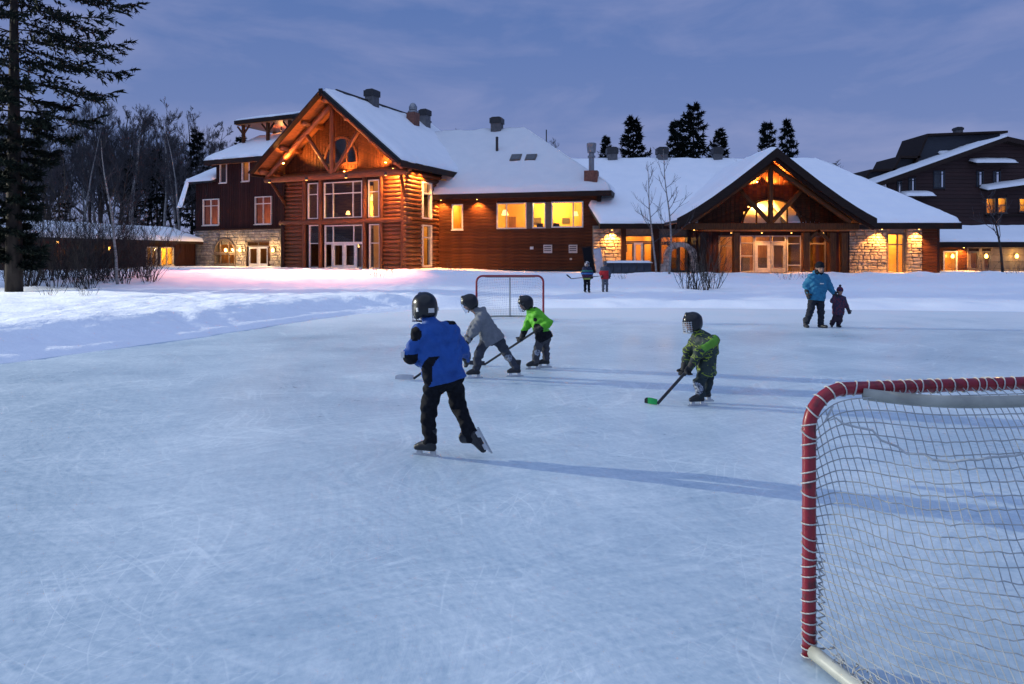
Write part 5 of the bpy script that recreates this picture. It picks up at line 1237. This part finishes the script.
def person(label, loc, J, facing, hf, u, look, skates=True, toes=None, ups=None, grip=(None, None), group=None):
    """J: dict of joints in metres from the root; look: materials and extras"""
    o = thing('person', label, 'person', loc, 0, group); J = {k: limb(v) for k, v in J.items()}
    M = basis(hf); S_, Fw, Up = M.T; H = J['head']; P = lambda a, b, d: H + (S_ * a + Fw * b + Up * d) * u
    # continuous body
    s = Sd(.025 * u); s.ell(P(0, -.008, .02), np.array((.074, .092, .098)) * u, M); s.ell(P(0, .018, -.05), np.array((.056, .066, .062)) * u, M)
    s.cap(P(0, .085, .0), P(0, .098, -.028), .011 * u, .015 * u)
    for q in (-1, 1): s.cap(P(.076 * q, -.01, .01), P(.078 * q, -.012, -.025), .014 * u, .010 * u); s.cap(P(.012 * q, .078, -.062), P(.024 * q, .070, -.060), .009 * u)
    s.cap(H - Up * .05 * u, J['neck'] - np.array((0, 0, .03 * u)), .046 * u, .044 * u)
    mid = (J['shL'] + J['shR']) / 2; hp = (J['hipL'] + J['hipR']) / 2
    for q in 'LR':
        s.cap((J['sh' + q] * .7 + mid * .3) * .9 + hp * .1, J['hip' + q] * .7 + hp * .3, .060 * u, .062 * u)
        s.cap(J['sh' + q] * .97 + hp * .03, J['el' + q], .036 * u, .034 * u); s.cap(J['el' + q], J['ha' + q], .034 * u, .025 * u); s.cap(J['ha' + q], J['ha' + q] + (J['ha' + q] - J['el' + q]) * .12, .026 * u, .022 * u)
        s.cap(J['hip' + q], J['kn' + q], .062 * u, .048 * u); s.cap(J['kn' + q], J['an' + q], .044 * u, .036 * u)
    b = skin('body', s, .0115, skinm, o)
    for q in (-1, 1):
        e = MB().lathe([(.003, -.009), (.009, -.004), (.0095, .002), (.004, .009)], tuple(P(.03 * q, .081, .008)), 8).build('eye', helmb, b, True)
    for q in (-1, 1): MB().box(P(.03 * q, .088, .027), (.034 * u, .008, .006 * u), Matrix(M.tolist())).build('eyebrow', mat('brow', (.05, .03, .02)), b)
    # jacket
    a = Sd(.045 * u); a.wr = .0078 * u; jr = look.get('jr', 1.0)
    up_t = (mid - hp) / np.linalg.norm(mid - hp); lowm = hp - up_t * look.get('hem', .04) * u
    for q in 'LR':
        ho = (J['hip' + q] - hp) * 1.0
        a.cap(J['sh' + q] * .72 + mid * .28 - up_t * .02 * u, lowm + ho, .098 * u * jr, .108 * u * jr)
        a.cap(J['sh' + q], J['el' + q], .066 * u * jr, .060 * u * jr); a.cap(J['el' + q], J['el' + q] + (J['ha' + q] - J['el' + q]) * .86, .058 * u * jr, .046 * u * jr)
    a.cap(mid - up_t * .03 * u, lowm, .115 * u * jr, .118 * u * jr); a.cap(mid + up_t * .02 * u, J['neck'] * .55 + H * .45 - Up * .03 * u, .074 * u, .064 * u)
    if look.get('hood'): a.ell(J['neck'] - np.array(basis(facing)[:, 1]) * .085 * u - up_t * .0 * u, np.array((.085, .060, .075)) * u, basis(facing))
    a.clip(lowm - up_t * .02 * u, -up_t)
    jm = look['jacket']; j = skin('jacket', a, .0115, jm, o, (lambda C: look['region'](C, J, u)) if 'region' in look else None)
    # trousers
    t = Sd(.03 * u); t.wr = .0074 * u; tr_ = look.get('tr', 1.0)
    t.ell(hp, np.array((.115, .10, .11)) * u, basis(facing))
    for q in 'LR':
        t.cap(J['hip' + q], J['kn' + q], .086 * u * tr_, .070 * u * tr_); t.cap(J['kn' + q], J['kn' + q] + (J['an' + q] - J['kn' + q]) * .93, .070 * u * tr_, .062 * u * tr_)
    skin('trousers', t, .0115, look['trousers'], o, (lambda C: look['tregion'](C, J, u)) if 'tregion' in look else None)
    for i, q in enumerate('LR'):
        if look.get('gloves', True): glove(o, J['ha' + q], J['el' + q], grip[i], u * 1.12, look.get('glovem'))
        td = (toes or {}).get(q, facing); uu = (ups or {}).get(q, (0, 0, 1))
        if skates: skate(o, J['an' + q], td, uu, u * 1.02, look.get('bootm'))
        else: boot(o, J['an' + q], td, u, look.get('bootm'))
    if 'helmet' in look: helmet(o, H, hf, u * look.get('hscale', 1.0), look['helmet'], look.get('cage', 'visor'), look.get('sticker'))
    return o, J
def mkJ(px0, py0, s, T):
    return {k: ((v[0] - px0) / s, v[2] if len(v) > 2 else 0.0, (py0 - v[1]) / s) for k, v in T.items()}
def stick(label, loc, A, B_, blade_dir, bm, L=.26, tip=None):
    """shaft from butt A to heel B_, blade along blade_dir on the ice"""
    o = thing('hockey_stick', label, 'hockey stick', loc); A = Vector(A); B_ = Vector(B_)
    sh = MB().beam(A, B_, .022, .032).build('shaft', mat('stick_shaft', (.03, .03, .035), (.02, .02, .022), rough=.4, scale=8), o)
    d = Vector(blade_dir).normalized(); w = d.cross(Vector((0, 0, 1))); b = MB(); n = 8; vs = []
    for i in range(n + 1):
        t = i / n; c = B_ + d * L * t + w * .035 * t * t; hh = .064 + .012 * math.sin(math.pi * t) - (.02 * max(0, t - .85) / .15); z0 = max(B_.z - .008, 0) + .010 * t * t
        z0 = B_.z - .012 + .012 * t * t
        for sy in (-.006, .006):
            for zz in (0, hh): vs.append(c + w * sy + Vector((0, 0, zz + (z0 - B_.z))))
    fs = []
    for i in range(n):
        p, q = i * 4, i * 4 + 4; fs += [(p, q, q + 1, p + 1), (p + 2, p + 3, q + 3, q + 2), (p + 1, q + 1, q + 3, p + 3), (p, p + 2, q + 2, q)]
    fs += [(0, 1, 3, 2), (n * 4, n * 4 + 2, n * 4 + 3, n * 4 + 1)]
    b.add(vs, fs); bl = b.build('blade', [bm, tip or bm], o)
    if tip: bl.data.polygons.foreach_set('material_index', [1 if (vs[f[0]] - B_).dot(d) > L * .72 else 0 for f in fs]); bl.data.update()
    MB().beam(A, A + (B_ - A).normalized() * .14, .027, .037).build('grip_tape', cordw, o)
    return o
GZ0 = 1.77 * F
def spot_(py): return GZ0 / (py - HOR)
# ---- boy in blue, skating away
bluej = mat('blue_jacket', (.012, .085, .36), (.009, .062, .27), rough=.7, scale=6, bump=.5, bscale=16)
py0 = 456; Yb = spot_(py0); s = F / Yb; px0 = 437
T = dict(head=(423.5, 308, .07), neck=(430, 322, .02), shL=(420, 331, -.09), elL=(411, 354, -.12), haL=(423, 366, .12), shR=(450.5, 329, .09), elR=(462, 350, .16), haR=(464, 365, .36), hipL=(436, 379, -.05), knL=(428.5, 410, .0), anL=(430, 442.3, .0), hipR=(454, 380, .05), knR=(456.5, 407, .12), anR=(473, 436, -.06))
def reg_blue(C, J, u):
    r = np.zeros(len(C), int); e = J['elL']; 
    r[np.linalg.norm(C - (J['shL'] + np.array((-.02, -.05, -.01))), axis=1) < .062] = 1
    t = (e + J['haL']) / 2; r[(np.linalg.norm(C - e, axis=1) < .085) & (C[:, 2] < e[2] + .02)] = 1
    r[np.linalg.norm(C - J['haL'], axis=1) < .16] = 1
    m = (J['shL'] * .45 + J['hipL'] * .55); x0 = m[0]
    r[(np.abs(C[:, 0] - (J['hipL'][0] - .02) - .35 * (C[:, 2] - m[2]) + .02 * np.sin(25 * C[:, 2])) < .048) & (C[:, 2] < m[2] + .03) & (C[:, 2] > J['hipL'][2] - .15) & (C[:, 1] < J['hipL'][1] + .06)] = 1
    r[(np.linalg.norm(C - J['shR'], axis=1) < .085) & (C[:, 2] > J['shR'][2] + .035)] = 1
    return r
o, J = person('boy skater in bright blue jacket and black trousers, back turned', (X(px0, Yb), Yb, 0), mkJ(px0, py0, s, T), (-.6, .8, 0), (-.55, .82, -.12), 1.0,
    dict(jacket=[bluej, clothb], region=reg_blue, trousers=clothb, helmet=helmb, cage='cage', sticker=True, hem=.0, hscale=1.0, jr=.93), True,
    dict(L=(-.93, .3, 0), R=(.42, .2, -.85)), dict(R=(-.8, .25, .5)))
MB().box(Vector(J['elL']) + Vector((-.045, -.05, .02)), (.03, .035, .05)).build('sleeve_logo', frame_w, o)
# ---- skater in grey
greyj = mat('grey_jacket', (.20, .21, .24), (.15, .16, .185), rough=.75, scale=8, bump=.5, bscale=16); navy = mat('slate_trousers', (.045, .052, .075), (.03, .034, .05), rough=.8, scale=14, bump=.2)
frost = mat('frosted_cloth', (.30, .33, .40), (.06, .07, .10), rough=.9, scale=40, lo=.4, hi=.6)
py0 = 377; Yb = spot_(py0); s = F / Yb; px0 = 494
T = dict(head=(469.5, 303, 0), neck=(477, 311, 0), shL=(482.5, 316, -.15), elL=(475.5, 329, -.22), haL=(467.5, 341, -.12), shR=(481, 315, .14), elR=(473, 327, .2), haR=(463, 345, .12), hipL=(487, 338, -.07), knL=(479, 353.5, -.10), anL=(476.5, 368.6, -.08), hipR=(497, 338, .07), knR=(507, 355, .08), anR=(517, 368.6, .06))
Rg = (X(px0, Yb), Yb, 0)
o, J = person('skater in grey hooded jacket bending forward over a stick', Rg, mkJ(px0, py0, s, T), (-.98, -.1, 0), (-.92, -.1, -.36), .97,
    dict(jacket=greyj, trousers=[navy, frost], tregion=lambda C, J, u: (np.linalg.norm(C - J['knR'] - np.array((.02, -.05, -.05)), axis=1) < .06).astype(int), helmet=helmb, cage='visor', hood=True, hem=.06), True,
    dict(L=(-.95, -.2, 0), R=(-.7, -.1, -.0)), None, ((-.7, .15, -.55), (-.7, .15, -.55)))
stick('hockey stick of the skater in grey, pale blade on ice', Rg, np.array(J['haL']) + np.array((.16, -.03, .13)), ((416 - px0) / s, -.25, .02), (-1, -.25, 0), bladeh)
# ---- skater in green
limej = mat('green_jacket', (.10, .42, .015), (.07, .32, .01), rough=.65, scale=6, bump=.5, bscale=16)
py0 = 368.5; Yb = spot_(py0); s = F / Yb; px0 = 537
T = dict(head=(525.5, 303.5, 0), neck=(532, 310, 0), shL=(538, 314, -.13), elL=(548, 322, -.20), haL=(537.5, 328, -.16), shR=(531, 313, .12), elR=(527, 326, .10), haR=(521.5, 338, .0), hipL=(541.5, 337, -.06), knL=(537, 350, -.07), anL=(535, 361.0, -.06), hipR=(546.5, 337, .06), knR=(545.5, 349, .08), anR=(546.5, 360.5, .10))
Rn = (X(px0, Yb), Yb, 0)
def reg_green(C, J, u):
    r = np.zeros(len(C), int); hp = (J['hipL'] + J['hipR']) / 2
    r[(C[:, 2] < hp[2] + .10)] = 1; r[(np.linalg.norm(C - (J['neck'] + np.array((.05, 0, -.02))), axis=1) < .07)] = 1
    r[np.linalg.norm(C - (J['shL'] * .6 + J['haL'] * .4 + np.array((-.03, 0, .02))), axis=1) < .05] = 1; r[np.linalg.norm(C - J['haL'], axis=1) < .09] = 1; return r
o, J = person('young skater in bright green jacket leaning on a hockey stick', Rn, mkJ(px0, py0, s, T), (-.97, -.25, 0), (-.95, -.25, -.15), .95,
    dict(jacket=[limej, clothb], region=reg_green, trousers=[mat('charcoal_trousers', (.055, .055, .065), (.035, .035, .045), rough=.85, scale=14, bump=.2), frost], tregion=lambda C, J, u: (np.linalg.norm(C - J['knL'] - np.array((.0, -.05, -.02)), axis=1) < .05).astype(int), helmet=helmb, cage='visor', hem=.03), True,
    dict(L=(-.97, -.2, 0), R=(-.95, -.1, 0)), None, ((-.62, .15, -.5), (-.62, .15, -.5)))
d_ = J['haR'] - J['haL']; tipg = ((484 - px0) / s, .28, .02)
stick('dark hockey stick held low by the skater in green', Rn, J['haL'] - d_ * .30, tipg, (-1, -.15, 0), mat('dark_blade', (.04, .04, .05)))
# ---- small kid in dark patterned jacket
def maze_mat():
    m = mat('maze_jacket', (.02, .035, .032), (.012, .02, .02), rough=.7, scale=8); t = m.node_tree; l = t.links.new; b = t.nodes['Principled BSDF']; co = N(t, 'ShaderNodeTexCoord')
    out_ = None
    for rot, sc, se in (((1.2, .4, .3), 11, .5), ((.2, 1.3, .9), 9, .37)):
        mp = N(t, 'ShaderNodeMapping'); mp.inputs['Rotation'].default_value = rot
        br = N(t, 'ShaderNodeTexBrick'); br.inputs['Scale'].default_value = sc; br.inputs['Mortar Size'].default_value = .034; br.inputs['Mortar Smooth'].default_value = .2; br.inputs['Brick Width'].default_value = .6; br.inputs['Row Height'].default_value = .42; br.offset = se
        l(co.outputs['Object'], mp.inputs[0]); l(mp.outputs[0], br.inputs['Vector'])
        n = N(t, 'ShaderNodeTexNoise'); n.inputs['Scale'].default_value = 9; l(mp.outputs[0], n.inputs['Vector']); g = N(t, 'ShaderNodeMath', operation='GREATER_THAN'); g.inputs[1].default_value = .52; l(n.outputs[0], g.inputs[0])
        mu = N(t, 'ShaderNodeMath', operation='MULTIPLY'); l(br.outputs['Fac'], mu.inputs[0]); l(g.outputs[0], mu.inputs[1])
        if out_ is None: out_ = mu.outputs[0]
        else: ma = N(t, 'ShaderNodeMath', operation='MAXIMUM'); l(out_, ma.inputs[0]); l(mu.outputs[0], ma.inputs[1]); out_ = ma.outputs[0]
    mx = N(t, 'ShaderNodeMix', data_type='RGBA'); src = b.inputs['Base Color'].links[0].from_socket; l(out_, mx.inputs['Factor']); l(src, mx.inputs['A']); mx.inputs['B'].default_value = (.22, .30, .02, 1); l(mx.outputs['Result'], b.inputs['Base Color']); return m
maze = maze_mat(); limep = mat('lime_panel', (.09, .25, .02), rough=.65, scale=8); teal = mat('dark_teal_trousers', (.016, .03, .036), (.010, .018, .022), rough=.8, scale=14, bump=.2)
py0 = 404.5; Yb = spot_(py0); s = F / Yb; px0 = 702
T = dict(head=(692.5, 322.5, 0), neck=(697, 332, 0), shL=(710, 340, -.15), elL=(695, 350, -.20), haL=(687.5, 367, -.10), shR=(699, 339, .13), elR=(691, 352, .14), haR=(684.5, 371, .04), hipL=(704, 369, -.06), knL=(697.5, 382, -.07), anL=(698.5, 394.3, -.07), hipR=(709.5, 369, .06), knR=(710, 381, .07), anR=(709, 393, .10))
Rc = (X(px0, Yb), Yb, 0)
def reg_camo(C, J, u):
    r = np.zeros(len(C), int); a = J['shL']; b = J['elL']; e = b - a; t = ((C - a) @ e) / (e @ e); d = np.linalg.norm(C - a - np.clip(t, 0, 1)[:, None] * e, axis=1)
    up_ = C[:, 2] - (a[2] + t * e[2]); r[(t > -.25) & (t < .85) & (d < .10) & (C[:, 1] < a[1] + .02) & (up_ > -.02) & (up_ < .05)] = 1; return r
o, J = person('small kid in dark green maze-patterned jacket with lime sleeve stripe', Rc, mkJ(px0, py0, s, T), (-.97, -.22, 0), (-.95, -.25, -.12), .92,
    dict(jacket=[maze, limep], region=reg_camo, trousers=[teal, frost], tregion=lambda C, J, u: ((np.linalg.norm(C - J['knL'] - np.array((-.05, -.04, -.06)), axis=1) < .085)).astype(int), helmet=helmb, cage='cage', hem=.06, jr=1.02, hscale=1.0), True,
    dict(L=(-.97, -.2, 0), R=(-.9, -.1, 0)), None, ((-.6, .1, -.45), (-.6, .1, -.45)))
tg = ((656.5 - px0) / s, -.05, .02); h_ = J['haL']
stick('hockey stick with green black-tipped blade held by the small kid', Rc, h_ + (h_ - np.array(tg)) * .35 + np.array((0, .02, .0)), tg, (-.98, .15, 0), mat('green_blade', (.02, .38, .08), rough=.4, scale=6), .15, mat('black_tape', (.012, .012, .014)))
# ---- adult and toddler hand in hand
cyan = mat('cyan_jacket', (.020, .17, .30), (.014, .12, .23), rough=.7, scale=7, bump=.5, bscale=16); jean = mat('dark_jeans', (.014, .018, .032), (.009, .011, .02), rough=.85, scale=20, bump=.2)
py0 = 327.5; Yb = spot_(py0); s = F / Yb; px0 = 816
T = dict(head=(819.5, 268.3, -.03), neck=(818.5, 273.5, 0), shL=(826.0, 277, 0), elL=(829.3, 285.5, .03), haL=(833, 293.3, -.06), shR=(810.8, 277, 0), elR=(806, 285.5, .02), haR=(806.3, 294.5, -.08), hipL=(819.6, 298, 0), knL=(820, 311, -.06), anL=(820.4, 323.5, -.02), hipR=(812.6, 298, 0), knR=(809.6, 311, -.05), anR=(806.5, 323.5, .05))
o, J = person('adult in blue winter jacket and dark jeans holding a toddler by the hand', (X(px0, Yb), Yb, 0), mkJ(px0, py0, s, T), (.05, -1, 0), (.05, -1, -.05), 1.17,
    dict(jacket=cyan, trousers=jean, hem=.03, jr=1.02, hood=True), False, dict(L=(.5, -.85, 0), R=(-.1, -1, 0)))
def beanie(o, H, f, u, m, pom=None, low=-.02, name='knit_hat'):
    M = basis(f); H = limb(H); Up = M[:, 2]; Fw = M[:, 1]; s = Sd(.02); s.ell(H + Up * .045 * u - Fw * .012 * u, np.array((.090, .108, .105)) * u, M); s.clip(H + Up * low * u + Fw * .0, (-Up * 1 + Fw * .28) / 1.04)
    k = skin(name, s, .009, m, o)
    if pom: pb = Sd(.01).ell(H + Up * .17 * u, np.array((.036,) * 3) * u); pb.wr = .005; skin('pompom', pb, .008, pom, k)
    return k
beanie(o, J['head'], (.05, -1, 0), 1.17, clothb, None, -.005, 'hat')
hd = Sd(.02 * 1.2).cap(J['head'] - np.array((0, -.035, .075)), J['neck'] - np.array((0, 0, .01)), .098, .10).cap(J['head'] + np.array((0, .05, .03)), J['head'] + np.array((0, .04, -.08)), .10, .10); skin('scarf', hd, .011, clothb, o)
MB().b2(J['neck'][0] - .035, J['neck'][0] + .055, -.175, -.165, J['neck'][2] - .26, J['neck'][2] - .235).build('chest_logo', frame_w, o)
plaid = mat('plum_plaid', (.10, .022, .045), (.018, .022, .055), rough=.8, scale=22, lo=.46, hi=.54); rednavy = mat('red_navy_knit', (.16, .012, .03), (.015, .02, .07), rough=.9, scale=14, stretch=(1, 1, 4), lo=.47, hi=.53)
px0 = 837.5
T = dict(head=(839.3, 291.5, -.04), neck=(839, 296.2, 0), shL=(843.2, 298.6, 0), elL=(846.3, 304.5, .02), haL=(848.3, 311, -.02), shR=(835, 298.6, 0), elR=(831.5, 300.5, -.06), haR=(833.6, 295.2, -.06), hipL=(840.4, 312.5, 0), knL=(838.8, 319.2, -.07), anL=(837.6, 324.2, -.02), hipR=(836.4, 312.5, 0), knR=(834.0, 319.2, -.04), anR=(832.5, 324.2, .04))
o, J = person('toddler in dark plaid coat and bobble hat beside the adult', (X(px0, Yb), Yb, 0), mkJ(px0, py0, s, T), (-.15, -1, 0), (-.1, -1, -.12), .80,
    dict(jacket=plaid, trousers=mat('plum_trousers', (.03, .015, .03), rough=.85, scale=14, bump=.2), hem=.06, jr=1.1, tr=1.1), False, dict(L=(.1, -1, 0), R=(-.4, -.9, 0)))
beanie(o, J['head'], (-.1, -1, 0), .86, rednavy, clothb, .0)
# ---- two kids far off by the houses
def far_kid(label, px, Yk, H, look, grip=None, hat=None, f=(.2, -1, 0), arms='down'):
    x = X(px, Yk); z = h1(x, Yk) - .02; q = H / 1.45
    J = dict(head=(0, -.02, 1.33), neck=(0, 0, 1.19), shL=(.15, 0, 1.12), elL=(.22, 0, .90), haL=(.20, -.12, .74), shR=(-.15, 0, 1.12), elR=(-.22, 0, .90), haR=(-.18, -.13, .76), hipL=(.075, 0, .70), knL=(.085, -.03, .40), anL=(.09, 0, .10), hipR=(-.075, 0, .70), knR=(-.085, -.03, .40), anR=(-.09, 0, .10))
    J = {k: np.array(v) * q for k, v in J.items()}
    return person(label, (x, Yk, z), J, f, f, q, look, False, None, None, (grip, grip))
def reg_str(C, J, u):
    z = C[:, 2] / u; r = np.zeros(len(C), int); r[(z > .98) & (z < 1.06)] = 1; r[(z > .86) & (z < .93)] = 2; r[(z > .76) & (z < .81)] = 3; r[z < .69] = 4; return r
sm = [mat('stripe_navy', (.012, .016, .05), rough=.8, scale=9), mat('stripe_teal', (.02, .16, .14), rough=.8, scale=9), mat('stripe_blue', (.05, .15, .42), rough=.8, scale=9), mat('stripe_plum', (.13, .02, .07), rough=.8, scale=9), mat('stripe_lime', (.35, .42, .10), rough=.8, scale=9)]
o, J = far_kid('far kid in striped coat holding a stick sideways by the houses', 587, 30, 1.36, dict(jacket=sm, region=reg_str, trousers=clothb, jr=1.12, hem=.06, helmet=mat('dark_pale_helmet', (.30, .31, .36), (.02, .02, .03), rough=.4, scale=14, lo=.48, hi=.52), cage='visor'), (1, 0, 0))
stick('hockey stick held sideways by the far striped kid', tuple(o.location), (.62, -.16, .74), (-.72, -.16, .62), (-.75, 0, .55), clothb, .24)
redc = mat('red_coat', (.42, .012, .02), (.32, .008, .015), rough=.7, scale=8); slatec = mat('slate_cloth', (.06, .07, .10), rough=.85, scale=12)
def reg_red(C, J, u): z = C[:, 2] / u; return ((z > 1.03) | (C[:, 0] > .15 * u)).astype(int)
o, J = far_kid('far kid in red coat and slate hood near the patio wall', 605, 30.3, 1.36, dict(jacket=[redc, slatec], region=reg_red, trousers=mat('grey_trousers', (.10, .11, .14), rough=.85, scale=12), jr=1.12, hem=.05, hood=True), None, f=(.3, .95, 0))
beanie(o, J['head'], (.3, .95, 0), .95, slatec, None, -.12, 'hood')
# ================================================================ things in front of the stone lodge
Yq = 45.5; x0, x1 = X(606, Yq), X(651, Yq); zb_ = h1((x0 + x1) / 2, Yq)
pw = thing('patio_wall', 'low dark patio wall capped with snow below the first lodge window', 'wall', ((x0 + x1) / 2, Yq, zb_)); L_ = x1 - x0
for i in range(6): piece('panel', pw, (-L_ / 2 + L_ * (i + .5) / 6, 0, .3), (L_ / 6 - .02, .25, .9), mat('slate_panel', (.05, .055, .07), rough=.8, scale=4, bump=.2))
snow_on(pw, [([(-L_ / 2 - .05, -.2, .75), (L_ / 2 + .05, -.2, .75), (L_ / 2 + .05, .2, .76), (-L_ / 2 - .05, .2, .76)], (1, 1, 1, 1))], .14, 50, .02, rnd=.12)
Yq = 46; xx = X(591, Yq); bd = thing('leaning_board', 'tall black board leaning by the corner of the plank wing', 'board', (xx, Yq, h1(xx, Yq) - .05)); bd.rotation_euler = (R_(-6), R_(-9), 0)
MB().b2(-.30, .30, -.03, .03, 0, 1.9).build('panel', clothb, bd); MB().b2(-.33, .33, -.045, -.031, 1.84, 1.92).b2(-.33, -.27, -.045, -.031, 0, 1.84).b2(.27, .33, -.045, -.031, 0, 1.84).build('rim', darkwood, bd)
xx = X(600.5, Yq); bd = thing('leaning_board', 'pale grey board leaning against the stone wall behind red-coated kid', 'board', (xx, Yq, h1(xx, Yq) - .05)); bd.rotation_euler = (R_(-6), R_(-7), 0)
MB().b2(-.26, .26, -.03, .03, 0, 1.75).build('panel', mat('pale_board', (.42, .42, .48), rough=.7, scale=3), bd); MB().b2(-.28, .28, -.045, -.031, 1.70, 1.78).build('rim', metal, bd)
# mottled pale arch
Yq = 45.0; cx_ = X(680, Yq); ar = thing('patio_arch', 'pale mottled stone arch on the snow right of the two saplings', 'arch', (cx_, Yq, h1(cx_, Yq)))
am = mat('arch_stone', (.44, .33, .28), (.15, .11, .10), rough=.85, scale=3, bump=.4); random.seed(12)
n = 15
for i in range(n):
    a0, a1 = math.pi * i / n, math.pi * (i + 1) / n; ro = 1.0; P_ = lambda r, a: (-r * math.cos(a), 1.05 + r * .95 * math.sin(a))
    ro = 1.05 + random.uniform(-.04, .05); ri = .68 + random.uniform(-.03, .03)
    MB().prism([P_(ro, a0 + .012), P_(ro, a1 - .012), P_(ri, a1 - .012), P_(ri, a0 + .012)], 'y', -.22 - random.uniform(0, .05), .22).build('arch_stone', am, ar)
for sgn in (-1, 1):
    z = -.1
    while z < 1.03:
        hh = min(random.uniform(.22, .34), 1.04 - z); w_ = .36 + random.uniform(-.03, .04)
        piece('arch_stone', ar, (sgn * (.865 + .05 * (1.04 - z)), random.uniform(-.03, .03), z + hh / 2), (w_, .44, hh - .02), am, bev=.03); z += hh
    piece('footing_stone', ar, (sgn * 1.12, -.05, .25), (.3, .42, .7), am, bev=.05)
# lamps and furniture seen inside the windows
def tlamp(B_, name, label, px, py, Y, e=0, hang=False, s=1.0):
    x = X(px, Y); z = Zp(py, Y); t = thing(name, label, 'lamp', (x, Y, z))
    MB().lathe([(.10 * s, .16 * s), (.19 * s, -.12 * s)], (0, 0, 0), 12).build('lamp_shade', bulbw, t)
    if hang: MB().tube([(0, 0, .16 * s), (0, 0, 1.2)], .012).build('cord', blackm, t)
    else: MB().lathe([(.10, -.55), (.03, -.5), (.05, -.3), (.02, -.12)], (0, 0, 0), 10).build('stand', brick, t)
    return t
tlamp(None, 'table_lamp', 'small table lamp glowing behind the large upper window of the log lodge', 348, 213, 53.6)
tlamp(None, 'pendant_lamp', 'pendant lamp in the upper right narrow window of the log lodge', 373.5, 198, 51.8, hang=True, s=1.6)
tlamp(None, 'pendant_lamp', 'pendant lamp behind the lower door glass of the log lodge', 357.5, 246, 52.6, hang=True, s=.9)
tlamp(None, 'pendant_lamp', 'pendant cluster in the leftmost yellow window of the plank wing', 505, 213, 53, hang=True, s=1.5)
tlamp(None, 'pendant_lamp', 'pendant in the rightmost yellow window of the plank wing', 575.5, 214, 52.2, hang=True, s=1.2)
def chair(label, px, py, Y):
    x = X(px, Y); z = Zp(py, Y); c = thing('chair', label, 'chair', (x, Y, z)); m = darkwood
    MB().b2(-.24, .24, -.24, .24, .42, .48).build('seat', m, c); MB().b2(-.24, .24, .19, .24, .48, 1.0).build('backrest', m, c)
    for a in (-.2, .2):
        for b in (-.2, .2): MB().b2(a - .025, a + .025, b - .025, b + .025, 0, .419).build('leg', m, c)
for px, lb in ((540, 'dark chair behind the narrow middle window of the plank wing'), (556.5, 'dark chair behind the rightmost yellow window of the plank wing')): chair(lb, px, 232.5 + 4, 51.8)
